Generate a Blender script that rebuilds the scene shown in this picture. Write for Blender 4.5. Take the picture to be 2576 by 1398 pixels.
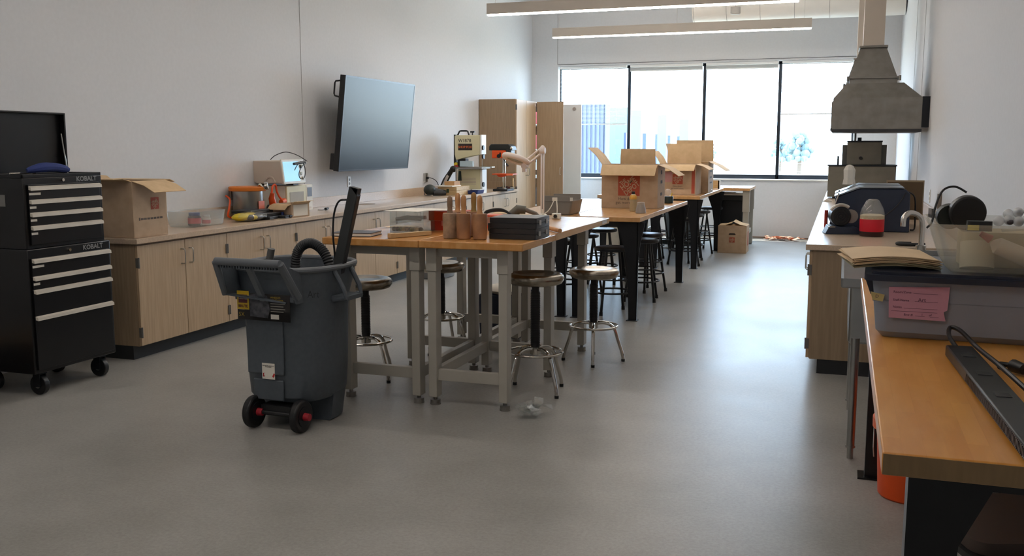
import bpy, bmesh, math, random
from mathutils import Vector, Matrix
PI = math.pi
random.seed(7)
SC = bpy.context.scene
COL = SC.collection
for o in list(bpy.data.objects): bpy.data.objects.remove(o)

# ------------------------------------------------------------------ camera
FPX = 2430.0
cam_d = bpy.data.cameras.new('camera'); cam = bpy.data.objects.new('camera', cam_d); COL.objects.link(cam)
cam_d.sensor_width = 36.0; cam_d.lens = 36.0*FPX/2576.0; cam_d.clip_end = 300; cam_d.clip_start = 0.05
PITCH = math.atan(332/FPX); YAW = math.atan(837/math.hypot(FPX, 332))
cam.location = (0, 0, 1.52); cam.rotation_euler = (PI/2-PITCH, 0, YAW)
SC.camera = cam
# ------------------------------------------------------------------ world, exposure
SC.view_settings.view_transform = 'Standard'; SC.view_settings.look = 'None'
SC.view_settings.exposure = 1.22; SC.view_settings.gamma = 1.0; SC.view_settings.use_curve_mapping = False
W = bpy.data.worlds.new('sky'); SC.world = W; W.use_nodes = True
wn = W.node_tree.nodes; wl = W.node_tree.links
bg = wn['Background']; bg.inputs[0].default_value = (0.58, 0.77, 1.0, 1); bg.inputs[1].default_value = 6.6
# sun, high and behind the far wall, drops a small patch inside the sill
sd = bpy.data.lights.new('sun', 'SUN'); sd.energy = 3.0; sd.angle = 0.01; sd.color = (1, .95, .86)
sun = bpy.data.objects.new('sun', sd); COL.objects.link(sun); sun.location = (3, 30, 20)
sun.rotation_euler = Vector((0.1, -0.30, -1.0)).to_track_quat('-Z', 'Y').to_euler()
# portal in the window opening (helps sampling of the sky only)
pd = bpy.data.lights.new('window_portal', 'AREA'); pd.shape = 'RECTANGLE'; pd.size = 4.95; pd.size_y = 1.95
pd.cycles.is_portal = True
po = bpy.data.objects.new('window_portal', pd); COL.objects.link(po); po.location = (-2.35, 16.70, 1.94)
po.rotation_euler = (-PI/2, 0, 0)

# ------------------------------------------------------------------ materials
def s2l(c):
    c = c/255.0
    return c/12.92 if c <= .04045 else ((c+.055)/1.055)**2.4
def rgb(t): return (s2l(t[0]), s2l(t[1]), s2l(t[2]), 1)
MATS = {}
def mat(name, c, rough=.5, metal=0, var=.06, scale=6, stretch=(1, 1, 1), c2=None, bump=0, spec=None, trans=0, alpha=None, coat=0):
    if name in MATS: return MATS[name]
    m = bpy.data.materials.new(name); m.use_nodes = True; MATS[name] = m
    n = m.node_tree.nodes; l = m.node_tree.links; b = n['Principled BSDF']
    b.inputs['Roughness'].default_value = rough; b.inputs['Metallic'].default_value = metal
    if spec is not None: b.inputs['Specular IOR Level'].default_value = spec
    if trans: b.inputs['Transmission Weight'].default_value = trans
    if coat: b.inputs['Coat Weight'].default_value = coat; b.inputs['Coat Roughness'].default_value = .12
    if alpha is not None: b.inputs['Alpha'].default_value = alpha
    tc = n.new('ShaderNodeTexCoord'); mp = n.new('ShaderNodeMapping'); mp.inputs['Scale'].default_value = stretch
    no = n.new('ShaderNodeTexNoise'); no.inputs['Scale'].default_value = scale; no.inputs['Detail'].default_value = 4
    l.new(tc.outputs['Object'], mp.inputs[0]); l.new(mp.outputs[0], no.inputs['Vector'])
    ra = n.new('ShaderNodeValToRGB'); a = rgb(c)
    d = rgb(c2) if c2 else tuple(x*(1-var*2) for x in a[:3])+(1,)
    ra.color_ramp.elements[0].position = .35; ra.color_ramp.elements[1].position = .65
    ra.color_ramp.elements[0].color = d; ra.color_ramp.elements[1].color = a
    l.new(no.outputs['Fac'], ra.inputs[0]); l.new(ra.outputs[0], b.inputs['Base Color'])
    if bump:
        bu = n.new('ShaderNodeBump'); bu.inputs['Strength'].default_value = bump; bu.inputs['Distance'].default_value = .002
        l.new(no.outputs['Fac'], bu.inputs['Height']); l.new(bu.outputs[0], b.inputs['Normal'])
    return m
def emis(name, c, s):
    m = bpy.data.materials.new(name); m.use_nodes = True; n = m.node_tree.nodes
    b = n['Principled BSDF']; b.inputs['Base Color'].default_value = rgb(c)
    b.inputs['Emission Color'].default_value = rgb(c); b.inputs['Emission Strength'].default_value = s
    MATS[name] = m; return m
def butcher(name, c, c2, c3, axis='y', rough=.22):
    m = bpy.data.materials.new(name); m.use_nodes = True; MATS[name] = m
    n = m.node_tree.nodes; l = m.node_tree.links; b = n['Principled BSDF']
    tc = n.new('ShaderNodeTexCoord'); mp = n.new('ShaderNodeMapping')
    if axis == 'y': mp.inputs['Rotation'].default_value = (0, 0, PI/2)
    br = n.new('ShaderNodeTexBrick'); br.inputs['Color1'].default_value = rgb(c); br.inputs['Color2'].default_value = rgb(c2)
    br.inputs['Mortar'].default_value = rgb(c2); br.inputs['Scale'].default_value = 1
    br.inputs['Brick Width'].default_value = .34; br.inputs['Row Height'].default_value = .042; br.inputs['Mortar Size'].default_value = .0006
    br.offset = .37
    l.new(tc.outputs['Object'], mp.inputs[0]); l.new(mp.outputs[0], br.inputs['Vector'])
    no = n.new('ShaderNodeTexNoise'); no.inputs['Scale'].default_value = 5; no.inputs['Detail'].default_value = 6
    m2 = n.new('ShaderNodeMapping'); m2.inputs['Scale'].default_value = (5, 1, 5) if axis == 'y' else (1, 5, 5)
    l.new(tc.outputs['Object'], m2.inputs[0]); l.new(m2.outputs[0], no.inputs['Vector'])
    mx = n.new('ShaderNodeMix'); mx.data_type = 'RGBA'; mx.inputs[7].default_value = rgb(c3)
    ra = n.new('ShaderNodeMapRange'); ra.inputs[1].default_value = .45; ra.inputs[2].default_value = .8; ra.inputs[4].default_value = .7
    l.new(no.outputs['Fac'], ra.inputs[0]); l.new(ra.outputs[0], mx.inputs[0]); l.new(br.outputs['Color'], mx.inputs[6])
    l.new(mx.outputs[2], b.inputs['Base Color']); b.inputs['Roughness'].default_value = rough
    return m
def clear(name, c, gl=.12, rough=.03, opac=0.0, tint=None):
    # thin clear sheet: see-through with a little gloss and a little of its own colour
    m = bpy.data.materials.new(name); m.use_nodes = True; MATS[name] = m
    n = m.node_tree.nodes; l = m.node_tree.links; n.remove(n['Principled BSDF'])
    t = n.new('ShaderNodeBsdfTransparent'); t.inputs[0].default_value = rgb(tint or (250, 252, 252))
    g = n.new('ShaderNodeBsdfGlossy'); g.inputs['Roughness'].default_value = rough
    a = n.new('ShaderNodeMixShader'); a.inputs[0].default_value = gl
    l.new(t.outputs[0], a.inputs[1]); l.new(g.outputs[0], a.inputs[2])
    d = n.new('ShaderNodeBsdfDiffuse'); d.inputs[0].default_value = rgb(c)
    tr = n.new('ShaderNodeBsdfTranslucent'); tr.inputs[0].default_value = rgb(c)
    dd = n.new('ShaderNodeMixShader'); dd.inputs[0].default_value = .4
    l.new(d.outputs[0], dd.inputs[1]); l.new(tr.outputs[0], dd.inputs[2])
    e = n.new('ShaderNodeMixShader'); e.inputs[0].default_value = opac
    l.new(a.outputs[0], e.inputs[1]); l.new(dd.outputs[0], e.inputs[2])
    l.new(e.outputs[0], n['Material Output'].inputs[0])
    return m

def floor_material():
    m = bpy.data.materials.new('polished_concrete'); m.use_nodes = True
    n = m.node_tree.nodes; l = m.node_tree.links; b = n['Principled BSDF']
    tc = n.new('ShaderNodeTexCoord')
    def noise(s, d, r=.6):
        q = n.new('ShaderNodeTexNoise'); q.inputs['Scale'].default_value = s; q.inputs['Detail'].default_value = d
        q.inputs['Roughness'].default_value = r; l.new(tc.outputs['Object'], q.inputs['Vector']); return q
    a = noise(1.1, 6); f = noise(60, 6, .8)
    ra = n.new('ShaderNodeValToRGB'); e = ra.color_ramp.elements
    e[0].position = .3; e[0].color = rgb((142, 140, 135)); e[1].position = .7; e[1].color = rgb((168, 166, 161))
    l.new(a.outputs['Fac'], ra.inputs[0])
    rb = n.new('ShaderNodeValToRGB'); e = rb.color_ramp.elements
    e[0].position = .35; e[0].color = (.80, .80, .79, 1); e[1].position = .6; e[1].color = (1, 1, 1, 1)
    l.new(f.outputs['Fac'], rb.inputs[0])
    mx = n.new('ShaderNodeMix'); mx.data_type = 'RGBA'; mx.blend_type = 'MULTIPLY'; mx.inputs[0].default_value = 1
    l.new(ra.outputs[0], mx.inputs[6]); l.new(rb.outputs[0], mx.inputs[7]); l.new(mx.outputs[2], b.inputs['Base Color'])
    rr = n.new('ShaderNodeMapRange'); rr.inputs[3].default_value = .27; rr.inputs[4].default_value = .42
    l.new(a.outputs['Fac'], rr.inputs[0]); l.new(rr.outputs[0], b.inputs['Roughness'])
    b.inputs['Specular IOR Level'].default_value = .155
    bu = n.new('ShaderNodeBump'); bu.inputs['Strength'].default_value = .06; bu.inputs['Distance'].default_value = .004
    l.new(a.outputs['Fac'], bu.inputs['Height']); l.new(bu.outputs[0], b.inputs['Normal'])
    return m

FLOOR = floor_material()
WALL = mat('painted_wall', (220, 222, 225), .75, var=.015, scale=30, bump=.05)
CEIL = mat('ceiling_paint', (205, 205, 203), .8, var=.01)
LAM = mat('maple_laminate', (194, 168, 136), .45, c2=(178, 153, 122), scale=9, stretch=(7, 7, .35))
LAMD = mat('maple_laminate_dark', (164, 141, 114), .5, c2=(150, 128, 102), scale=9, stretch=(7, 7, .35))
CTOP = mat('speckled_worktop', (205, 182, 158), .28, c2=(190, 168, 144), scale=90)
KICK = mat('black_kick', (40, 42, 44), .5)
WHITE = mat('white_paint', (226, 224, 218), .45, var=.01)
LIGHTW = mat('fixture_white', (206, 198, 188), .5, var=.01)
MELA = mat('white_melamine', (224, 226, 224), .4, var=.01)
NICK = mat('satin_nickel', (190, 188, 182), .3, 1, var=.02)
DARKM = mat('dark_metal', (44, 46, 50), .38, .6)
BLKGLOSS = mat('black_enamel', (9, 9, 11), .3, var=.02)
BLK = mat('black_plastic', (20, 20, 22), .42, var=.05)
BLKM = mat('black_powder_coat', (13, 15, 20), .36, var=.05)
ALU = mat('aluminium', (196, 190, 182), .35, .55, var=.03)
CHROME = mat('chrome', (205, 200, 192), .12, 1, var=.02)
SEATM = mat('brushed_steel_seat', (176, 166, 150), .24, 1, c2=(140, 130, 116), scale=12)
LEGM = mat('taupe_steel', (176, 171, 160), .42, .1, var=.02)
BUT1 = butcher('butcher_block_gold', (205, 148, 84), (192, 132, 68), (222, 168, 104))
BUT2 = butcher('butcher_block_pale', (198, 152, 104), (186, 140, 92), (212, 168, 122))
BUT3 = butcher('butcher_block_amber', (218, 154, 72), (204, 136, 56), (230, 170, 92), rough=.3)
EDGE3 = mat('edge_grain_shaded', (128, 102, 68), .5, scale=8, stretch=(8, 1, 1))  # end grain browned further, mostly shade put into the colour
CARD = mat('cardboard', (196, 170, 142), .85, c2=(186, 160, 132), scale=14, bump=.1)
CARDIN = mat('cardboard_inside', (212, 182, 142), .85, c2=(202, 172, 132), scale=14)
PRINTO = mat('orange_print', (178, 84, 62), .8)
PRINTK = mat('grey_print', (98, 88, 80), .8)
GREYP = mat('grey_bin_plastic', (80, 87, 94), .5, var=.06, bump=.1, scale=40)
GREYR = mat('grey_bin_rim', (98, 103, 108), .45, var=.05)
STEEL = mat('galvanised_steel', (150, 146, 140), .42, .75, c2=(136, 132, 126), scale=9)
STAIN = mat('stainless_steel', (172, 172, 170), .28, 1, var=.04)
GLASS = clear('window_glass', (240, 244, 246), .04, .01, 0)
FRAME = mat('bronze_frame', (34, 42, 52), .4, .3)
ORNG = mat('orange_plastic', (232, 84, 24), .4)
REDP = mat('red_label', (214, 22, 44), .5)
BLUEP = mat('blue_plastic', (34, 58, 128), .4)
YEL = mat('yellow_plastic', (226, 198, 40), .5)
PAPER = mat('paper', (232, 226, 214), .8, var=.01)
MAN = mat('manila_paper', (222, 192, 150), .8, var=.03)
WOODT = mat('turned_wood', (214, 162, 110), .5, c2=(192, 138, 88), scale=6, stretch=(5, 5, 1))
WOODD = mat('worn_dark_wood', (134, 106, 82), .6, c2=(158, 126, 98), scale=18)
WOODP = mat('pale_wood', (206, 178, 132), .55, c2=(190, 160, 114), scale=8, stretch=(1, 5, 5))
CREAM = mat('cream_enamel', (214, 206, 168), .4, var=.02)
OFFW = mat('off_white_plastic', (226, 220, 206), .4, var=.02)
PUTTY = mat('putty_plastic', (206, 192, 176), .5, var=.02)
NAVY = mat('navy_enamel', (40, 50, 70), .4, var=.08)
TUBCL = clear('clear_plastic', (225, 228, 228), .08, .08, .16)
ACRY = clear('acrylic', (225, 228, 222), .10, .04, .12)
BAGCL = clear('thin_bag', (225, 225, 222), .12, .15, .10)
FROST = clear('frosted_tub', (226, 218, 202), .08, .2, .20)
CAPC = clear('clear_cap', (232, 232, 232), .3, .08, .38)

# ------------------------------------------------------------------ mesh helpers
class MB:
    def __init__(s): s.bm = bmesh.new()
    def _face(s, vs):
        try: s.bm.faces.new(vs)
        except ValueError: pass
    def box(s, x0, x1, y0, y1, z0, z1, M=None):
        v = [s.bm.verts.new((M @ Vector(p)) if M else p) for p in
             [(x0, y0, z0), (x1, y0, z0), (x1, y1, z0), (x0, y1, z0), (x0, y0, z1), (x1, y0, z1), (x1, y1, z1), (x0, y1, z1)]]
        for f in [(0, 3, 2, 1), (4, 5, 6, 7), (0, 1, 5, 4), (1, 2, 6, 5), (2, 3, 7, 6), (3, 0, 4, 7)]:
            s._face([v[i] for i in f])
        return s
    def rings(s, rings, cap=True, closed=False):
        R = [[s.bm.verts.new(p) for p in r] for r in rings]
        n = len(R[0]); k = len(R)
        for i in range(k if closed else k-1):
            a, b = R[i], R[(i+1) % k]
            for j in range(n): s._face([a[j], a[(j+1) % n], b[(j+1) % n], b[j]])
        if cap and not closed:
            s._face(R[0][::-1]); s._face(R[-1])
        return s
    def tube(s, pts, r, n=8, closed=False, cap=True):
        pts = [Vector(p) for p in pts]; k = len(pts); rings = []; nrm = None
        for i, p in enumerate(pts):
            if closed: t = pts[(i+1) % k]-pts[i-1]
            else: t = pts[min(i+1, k-1)]-pts[max(i-1, 0)]
            if t.length < 1e-9: t = Vector((0, 0, 1))
            t.normalize()
            if nrm is None:
                nrm = t.orthogonal().normalized()
            nrm = (nrm-t*nrm.dot(t))
            if nrm.length < 1e-6: nrm = t.orthogonal()
            nrm.normalize(); bn = t.cross(nrm)
            rr = r[i] if isinstance(r, (list, tuple)) else r
            rings.append([p+(nrm*math.cos(2*PI*j/n)+bn*math.sin(2*PI*j/n))*rr for j in range(n)])
        return s.rings(rings, cap, closed)
    def cyl(s, p0, p1, r0, r1=None, n=20): return s.tube([p0, p1], [r0, r0 if r1 is None else r1], n)
    def lathe(s, prof, n=32, c=(0, 0, 0), M=None, sx=1, sy=1):
        rings = []
        for r, z in prof:
            ring = []
            for j in range(n):
                a = 2*PI*j/n; p = Vector((c[0]+r*sx*math.cos(a), c[1]+r*sy*math.sin(a), c[2]+z))
                ring.append(M @ p if M else p)
            rings.append(ring)
        return s.rings(rings)
    def prism(s, pts, a0, a1, axis='z', M=None):
        def P(p, a):
            q = {'z': (p[0], p[1], a), 'y': (p[0], a, p[1]), 'x': (a, p[0], p[1])}[axis]
            return (M @ Vector(q)) if M else Vector(q)
        return s.rings([[P(p, a0) for p in pts], [P(p, a1) for p in pts]])
    def ball(s, c, r, n=14, m=9):
        if not isinstance(r, (tuple, list)): r = (r, r, r)
        rings = []
        for i in range(m+1):
            t = PI*(i+.02)/(m+.04)-PI/2
            rings.append([(c[0]+r[0]*math.cos(t)*math.cos(2*PI*j/n), c[1]+r[1]*math.cos(t)*math.sin(2*PI*j/n), c[2]+r[2]*math.sin(t)) for j in range(n)])
        return s.rings(rings)
    def sheet(s, quad, th):
        q = [Vector(p) for p in quad]; nn = (q[1]-q[0]).cross(q[-1]-q[0]).normalized()*th
        return s.rings([q, [p+nn for p in q]])
    def rrect(s, x0, x1, y0, y1, z0, z1, r, k=4, dx=0, dy=0, cap=True):
        # rounded rectangular prism, optionally flared by dx,dy at the top
        def ring(X0, X1, Y0, Y1, z):
            P = []
            for cx, cy, a in [(X1-r, Y1-r, 0), (X0+r, Y1-r, PI/2), (X0+r, Y0+r, PI), (X1-r, Y0+r, 1.5*PI)]:
                for i in range(k+1):
                    t = a+PI/2*i/k; P.append((cx+r*math.cos(t), cy+r*math.sin(t), z))
            return P
        return s.rings([ring(x0, x1, y0, y1, z0), ring(x0-dx, x1+dx, y0-dy, y1+dy, z1)], cap)
    def tub(s, x0, x1, y0, y1, z0, z1, r, th, dx=0, dy=0, rim=0):
        # open container with wall thickness and an optional rolled rim
        k = 4
        def ring(e, z, f):
            X0, X1, Y0, Y1 = x0-dx*f-e, x1+dx*f+e, y0-dy*f-e, y1+dy*f+e; P = []
            rr = max(r+e, .002)
            for cx, cy, a in [(X1-rr, Y1-rr, 0), (X0+rr, Y1-rr, PI/2), (X0+rr, Y0+rr, PI), (X1-rr, Y0+rr, 1.5*PI)]:
                for i in range(k+1):
                    t = a+PI/2*i/k; P.append((cx+rr*math.cos(t), cy+rr*math.sin(t), z))
            return P
        L = [ring(-r*.5, z0, 0), ring(0, z0+r*.5, 0)]
        if rim: L += [ring(0, z1-rim, .95), ring(rim, z1-rim, .95), ring(rim, z1, 1)]
        else: L += [ring(0, z1, 1)]
        L += [ring(-th, z1, 1), ring(-th, z0+th+r*.3, 0), ring(-r*.5-th, z0+th, 0)]
        return s.rings(L)
    def obj(s, name, m, parent=None, bevel=0, loc=None, smooth=True, seg=2):
        bmesh.ops.recalc_face_normals(s.bm, faces=s.bm.faces[:])
        me = bpy.data.meshes.new(name)
        if loc is not None: bmesh.ops.translate(s.bm, verts=s.bm.verts[:], vec=-Vector(loc))
        s.bm.to_mesh(me); s.bm.free()
        if smooth:
            for p in me.polygons: p.use_smooth = True
            me.set_sharp_from_angle(angle=math.radians(35))
        me.materials.append(m)
        o = bpy.data.objects.new(name, me); COL.objects.link(o)
        if parent: o.parent = parent
        if loc is not None: o.location = loc
        if bevel:
            b = o.modifiers.new('bevel', 'BEVEL'); b.width = bevel; b.segments = seg; b.limit_method = 'ANGLE'; b.angle_limit = .7
            b.harden_normals = False
        return o
def tag(o, label, cat, group=None):
    o['label'] = label; o['category'] = cat
    if group: o['group'] = group
    return o
def thing(name, label, cat, loc=(0, 0, 0), rz=0, group=None):
    o = bpy.data.objects.new(name, None); COL.objects.link(o); o.location = loc; o.rotation_euler = (0, 0, rz)
    o.empty_display_size = .05
    return tag(o, label, cat, group)
def structure(o): o['kind'] = 'structure'; return o
def kids(o): return list(o.children)
def dup(root, loc, rz=None, label=None, group=None):
    def rec(o, par):
        c = o.copy(); COL.objects.link(c); c.parent = par
        for ch in kids(o): rec(ch, c)
        return c
    r = rec(root, None); r.location = loc
    if rz is not None: r.rotation_euler = (0, 0, rz)
    if label: r['label'] = label
    if group: r['group'] = group
    return r
def text(s, size, m, parent, pos, right, up, name='lettering', align='CENTER', thick=.0004, bold=0, sx=1.0):
    cu = bpy.data.curves.new('t', 'FONT'); cu.body = s; cu.size = size; cu.align_x = align; cu.align_y = 'CENTER'
    cu.extrude = thick; cu.offset = bold; cu.resolution_u = 2
    t = bpy.data.objects.new('t', cu); COL.objects.link(t)
    me = bpy.data.meshes.new_from_object(t.evaluated_get(bpy.context.evaluated_depsgraph_get()))
    bpy.data.objects.remove(t); bpy.data.curves.remove(cu)
    R = Vector(right).normalized(); U = Vector(up).normalized(); N = R.cross(U)
    M = Matrix(((R.x*sx, U.x, N.x, pos[0]), (R.y*sx, U.y, N.y, pos[1]), (R.z*sx, U.z, N.z, pos[2]), (0, 0, 0, 1)))
    me.transform(M); me.materials.clear(); me.materials.append(m)
    o = bpy.data.objects.new(name, me); COL.objects.link(o)
    if parent: o.parent = parent
    return o
def arc(c, r, a0, a1, n, plane='xz'):
    P = []
    for i in range(n+1):
        a = a0+(a1-a0)*i/n; u, v = r*math.cos(a), r*math.sin(a)
        P.append({'xz': (c[0]+u, c[1], c[2]+v), 'xy': (c[0]+u, c[1]+v, c[2]), 'yz': (c[0], c[1]+u, c[2]+v)}[plane])
    return P
def smoothpath(pts, n=6):
    P = [Vector(p) for p in pts]; out = []
    for i in range(len(P)-1):
        p0 = P[max(i-1, 0)]; p1 = P[i]; p2 = P[i+1]; p3 = P[min(i+2, len(P)-1)]
        for k in range(n):
            t = k/n
            out.append(.5*((2*p1)+(-p0+p2)*t+(2*p0-5*p1+4*p2-p3)*t*t+(-p0+3*p1-3*p2+p3)*t**3))
    out.append(P[-1]); return out
def TRS(loc, rx=0, ry=0, rz=0):
    return Matrix.Translation(loc) @ Matrix.Rotation(rz, 4, 'Z') @ Matrix.Rotation(ry, 4, 'Y') @ Matrix.Rotation(rx, 4, 'X')

# ------------------------------------------------------------------ room shell
XL, XR, YF, YN, ZC = -5.30, 0.77, 16.63, -2.2, 4.3
WX0, WX1, WZ0, WZ1 = -4.82, 0.12, .972, 2.90
structure(MB().box(XL-.2, XR+.2, YN-.2, YF+.25, -.1, 0).obj('floor', FLOOR, smooth=False))
structure(MB().box(XL-.2, XR+.2, YN-.2, YF+.25, ZC, ZC+.1).obj('ceiling', CEIL, smooth=False))
structure(MB().box(XL-.2, XL, YN-.2, YF+.25, 0, ZC).obj('wall_left', WALL, smooth=False))
structure(MB().box(XR, XR+.2, YN-.2, YF+.25, 0, ZC).obj('wall_right', WALL, smooth=False))
structure(MB().box(XL, XR, YN-.2, YN, 0, ZC).obj('wall_near', WALL, smooth=False))
structure(MB().box(XL, XR, YF, YF+.25, 0, WZ0).box(XL, XR, YF, YF+.25, WZ1, ZC).box(XL, WX0, YF, YF+.25, WZ0, WZ1)
          .box(WX1, XR, YF, YF+.25, WZ0, WZ1).obj('wall_far', WALL, smooth=False))
structure(MB().box(WX0-.02, WX1+.02, YF-.035, YF+.12, WZ0-.025, WZ0-.001).obj('trim_1', WHITE, bevel=.004))
structure(MB().box(XL+.0005, XL+.003, 8.843, 8.847, 1.0, ZC).obj('trim_2', mat('joint', (150, 150, 148), .8)))
structure(MB().box(XR-.003, XR-.0005, 13.0, 13.006, .9, ZC).obj('trim_3', MATS['joint']))
structure(MB().box(XR-.003, XR-.0005, 11.6, 11.606, .9, ZC).obj('trim_4', MATS['joint']))
structure(MB().box(WX0, WX1, YF-.006, YF-.001, WZ1+.03, WZ1+.036).obj('trim_5', DARKM))
structure(MB().box(WX0-.012, WX0-.006, YF-.006, YF-.001, WZ1+.03, ZC).obj('trim_6', MATS['joint']))
structure(MB().box(XL+.3, XR, YF-.012, YF-.001, .0, .014).obj('trim_7', mat('rust_sealant', (120, 84, 60), .8)))
mull = [WX0, -3.573, -2.283, -1.052, WX1]
for i in range(4):
    a, b = mull[i], mull[i+1]; f = .026
    fr = MB().box(a, b, YF+.13, YF+.19, WZ0, WZ0+.07).box(a, b, YF+.13, YF+.19, WZ1-.05, WZ1)
    fr.box(a, a+f, YF+.13, YF+.19, WZ0, WZ1).box(b-f, b, YF+.13, YF+.19, WZ0, WZ1)
    w = structure(fr.obj('window_%d' % (i+1), FRAME, bevel=.003))
    MB().box(a+f, b-f, YF+.157, YF+.163, WZ0+.05, WZ1-.04).obj('pane', GLASS, w, smooth=False)
# blinds: head rail, open slats, bottom rail
BL = mat('blind_white', (236, 238, 236), .5, var=.01)
def blind(i, zb, closed, lab):
    a, b = mull[i]+.03, mull[i+1]-.03; y = YF+.055
    r = thing('window_blind', lab, 'blind', ((a+b)/2, y, WZ1-.045), 0, 'blinds in the window')
    h = (b-a)/2
    MB().box(-h, h, -.025, .025, 0, .042).obj('head_rail', BL, r, bevel=.003)
    z = -.012; sl = MB(); top = WZ1-.045
    n = 0
    if closed:
        while top+z > zb+.03:
            sl.box(-h, h, -.012, .012, z, z+.0012); z -= .022; n += 1
    else:
        for k in range(22): sl.box(-h, h, -.012, .012, -.004-k*.0022, -.003-k*.0022)
        z = -.004-22*.0022
    s_ = sl.obj('slats', BL, r, smooth=False)
    zr = zb-top if closed else z-.006
    MB().box(-h, h, -.014, .014, zr-.012, zr+.008).obj('bottom_rail', BL, r, bevel=.002)
    lad = MB()
    for k in (-.7, 0, .7): lad.cyl((h*k, -.013, 0), (h*k, -.013, zr), .0012, n=5).cyl((h*k, .013, 0), (h*k, .013, zr), .0012, n=5)
    lad.obj('ladder_cord', BL, r)
blind(0, 1.90, True, 'white slatted blind lowered halfway over the leftmost window pane')
blind(1, 0, False, 'white slatted blind raised in the second pane from the left')
blind(2, 0, False, 'white slatted blind raised in the third pane from the left')
blind(3, 2.04, True, 'white slatted blind lowered halfway over the rightmost pane behind the hoods')

# ------------------------------------------------------------------ outdoors
structure(MB().box(-90, 60, YF+.3, 160, -.6, -.5).obj('ground', mat('dry_grass', (190, 180, 160), .9, scale=3)))
CORR = mat('blue_grey_cladding', (66, 74, 98), .6, var=.04)
CORR2 = mat('pale_cladding', (100, 118, 130), .6, var=.02)
bd = thing('school_building', 'long grey corrugated building outside the left window panes', 'building', (-10.5, 34, -.5))
def corr(x0, x1, y, z1, nm, m, stepw=.16):
    g = MB(); x = x0; pts = []
    while x < x1-1e-6:
        pts += [(x, y), (x+stepw*.5, y), (x+stepw*.6, y+.05), (x+stepw*.9, y+.05)]; x += stepw
    pts.append((x1, y)); pts += [(x1, y+.8), (x0, y+.8)]
    g.prism(pts, 0, z1); return g.obj(nm, m, bd, smooth=False)
corr(-1.1, 2.385, 0, 3.49, 'cladding', CORR)
for x0, x1, yy, hh in ((1.43, 2.36, 4, 3.53), (1.21, 1.68, 10, 3.62), (.96, 1.455, 18, 3.65), (.85, 1.41, 26, 3.63)):
    MB().box(x0, x1, yy, yy+.5, 0, hh).obj('panel', CORR2, bd)
for x0, x1, yy, hh in ((2.43, 2.51, 3, 2.53), (1.97, 2.12, 9, 2.58), (1.04, 1.15, 17, 2.64), (1.71, 1.84, 17, 2.57), (.89, 1.03, 25, 2.61)):
    MB().box(x0, x1, yy, yy+.2, 0, hh).obj('post', mat('blue_post', (60, 72, 96), .5), bd)
def tree(x, y, h, lab):
    r = thing('shade_tree', lab, 'tree', (x, y, -.5)); m = mat('pale_leaves', (106, 128, 132), .8, c2=(92, 112, 118), scale=4)
    MB().tube([(0, 0, 0), (.05, 0, h*.4), (0, .1, h*.7)], [.18, .13, .06], 8).obj('trunk', mat('bark', (110, 96, 84), .9), r)
    g = MB(); rnd = random.Random(int(x*10))
    for k in range(46):
        a = rnd.random()*2*PI; rr = h*.34*rnd.random()**.5; z = h*(.35+.62*rnd.random()); q = 1-abs(z/h-.6)*1.4
        g.ball((rr*math.cos(a)*q, rr*math.sin(a)*q, z), h*(.05+.05*rnd.random()), 7, 5)
    g.obj('foliage', m, r)
tree(-3.1, 74, 3.05, 'pale round tree outside, seen in the rightmost pane left of the hoods')
tree(-4.65, 78, 2.5, 'smaller pale tree outside beside the window post between third and fourth panes')
tree(-12.5, 96, 2.2, 'low pale tree far outside, seen in the third pane')
tree(1.9, 110, 3.0, 'low pale tree outside, seen just left of the near hood base')
fe = thing('field_fence', 'thin wire fence with posts far out on the grass', 'fence', (-7.4, 60, -.5))
for k in range(5): MB().cyl((k*1.3, 0, 0), (k*1.3, 0, 1.4), .03, n=6).obj('post', mat('fence_metal', (150, 156, 160), .5), fe)
g = MB()
for z in (.5, 1.0, 1.38): g.cyl((0, 0, z), (5.2, 0, z), .008, n=4)
g.obj('wire', MATS['fence_metal'], fe)

# ------------------------------------------------------------------ ceiling things
LAMP = emis('lamp_diffuser', (255, 246, 238), 20.0)
UPL = emis('added_uplight_glow', (255, 246, 238), 20.0)  # glow for the added strip on top of each pendant
LAMPN = emis('fill_lamp_diffuser', (255, 246, 238), 10.0)  # weaker glow for the added fill pendants over the near bays
UPLN = emis('fill_uplight_glow', (255, 246, 238), 12.0)
def pendant(y, x0, lab, length=3.63, dn=None, up=None):
    r = thing('pendant_light', lab, 'light', (x0, y, 3.08), 0, 'linear pendant lights')
    L = length
    MB().box(0, L, -.035, .035, .018, .130).box(0, L, -.035, -.031, .130, .145).box(0, L, .031, .035, .130, .145).box(0, .004, -.031, .031, .130, .145).box(L-.004, L, -.031, .031, .130, .145).obj('housing', LIGHTW, r, bevel=.002)
    MB().box(.004, L-.004, -.031, .031, 0, .0175).obj('diffuser', dn or LAMP, r, bevel=.006)
    MB().box(.01, L-.01, -.028, .028, .1305, .132).obj('added_uplight', up or UPL, r)  # up-facing glow strip added to brighten the ceiling and walls
    for x in (.1, L/2, L-.1): MB().cyl((x, 0, .132), (x, 0, ZC-3.08), .0022, n=6).obj('cable', NICK, r)
    return r
p1 = pendant(11.30, -4.17, 'long white linear pendant light with glowing underside, nearer of the two seen')
dup(p1, (-4.12, 13.93, 3.08), label='long white linear pendant light nearer the window, hanging lower in view')
for yy, wd in ((8.67, 'third'), (6.04, 'fourth'), (3.41, 'fifth'), (.78, 'sixth')):  # out-of-view pendants added as fill light for the near room
    if wd == 'third': p3 = pendant(yy, -4.17, 'unseen pendant light added as fill over the third bay from the window', dn=LAMPN, up=UPLN)
    else: dup(p3, (-4.17, yy, 3.08), label='unseen pendant light added as fill over the %s bay from the window' % wd)
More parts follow.
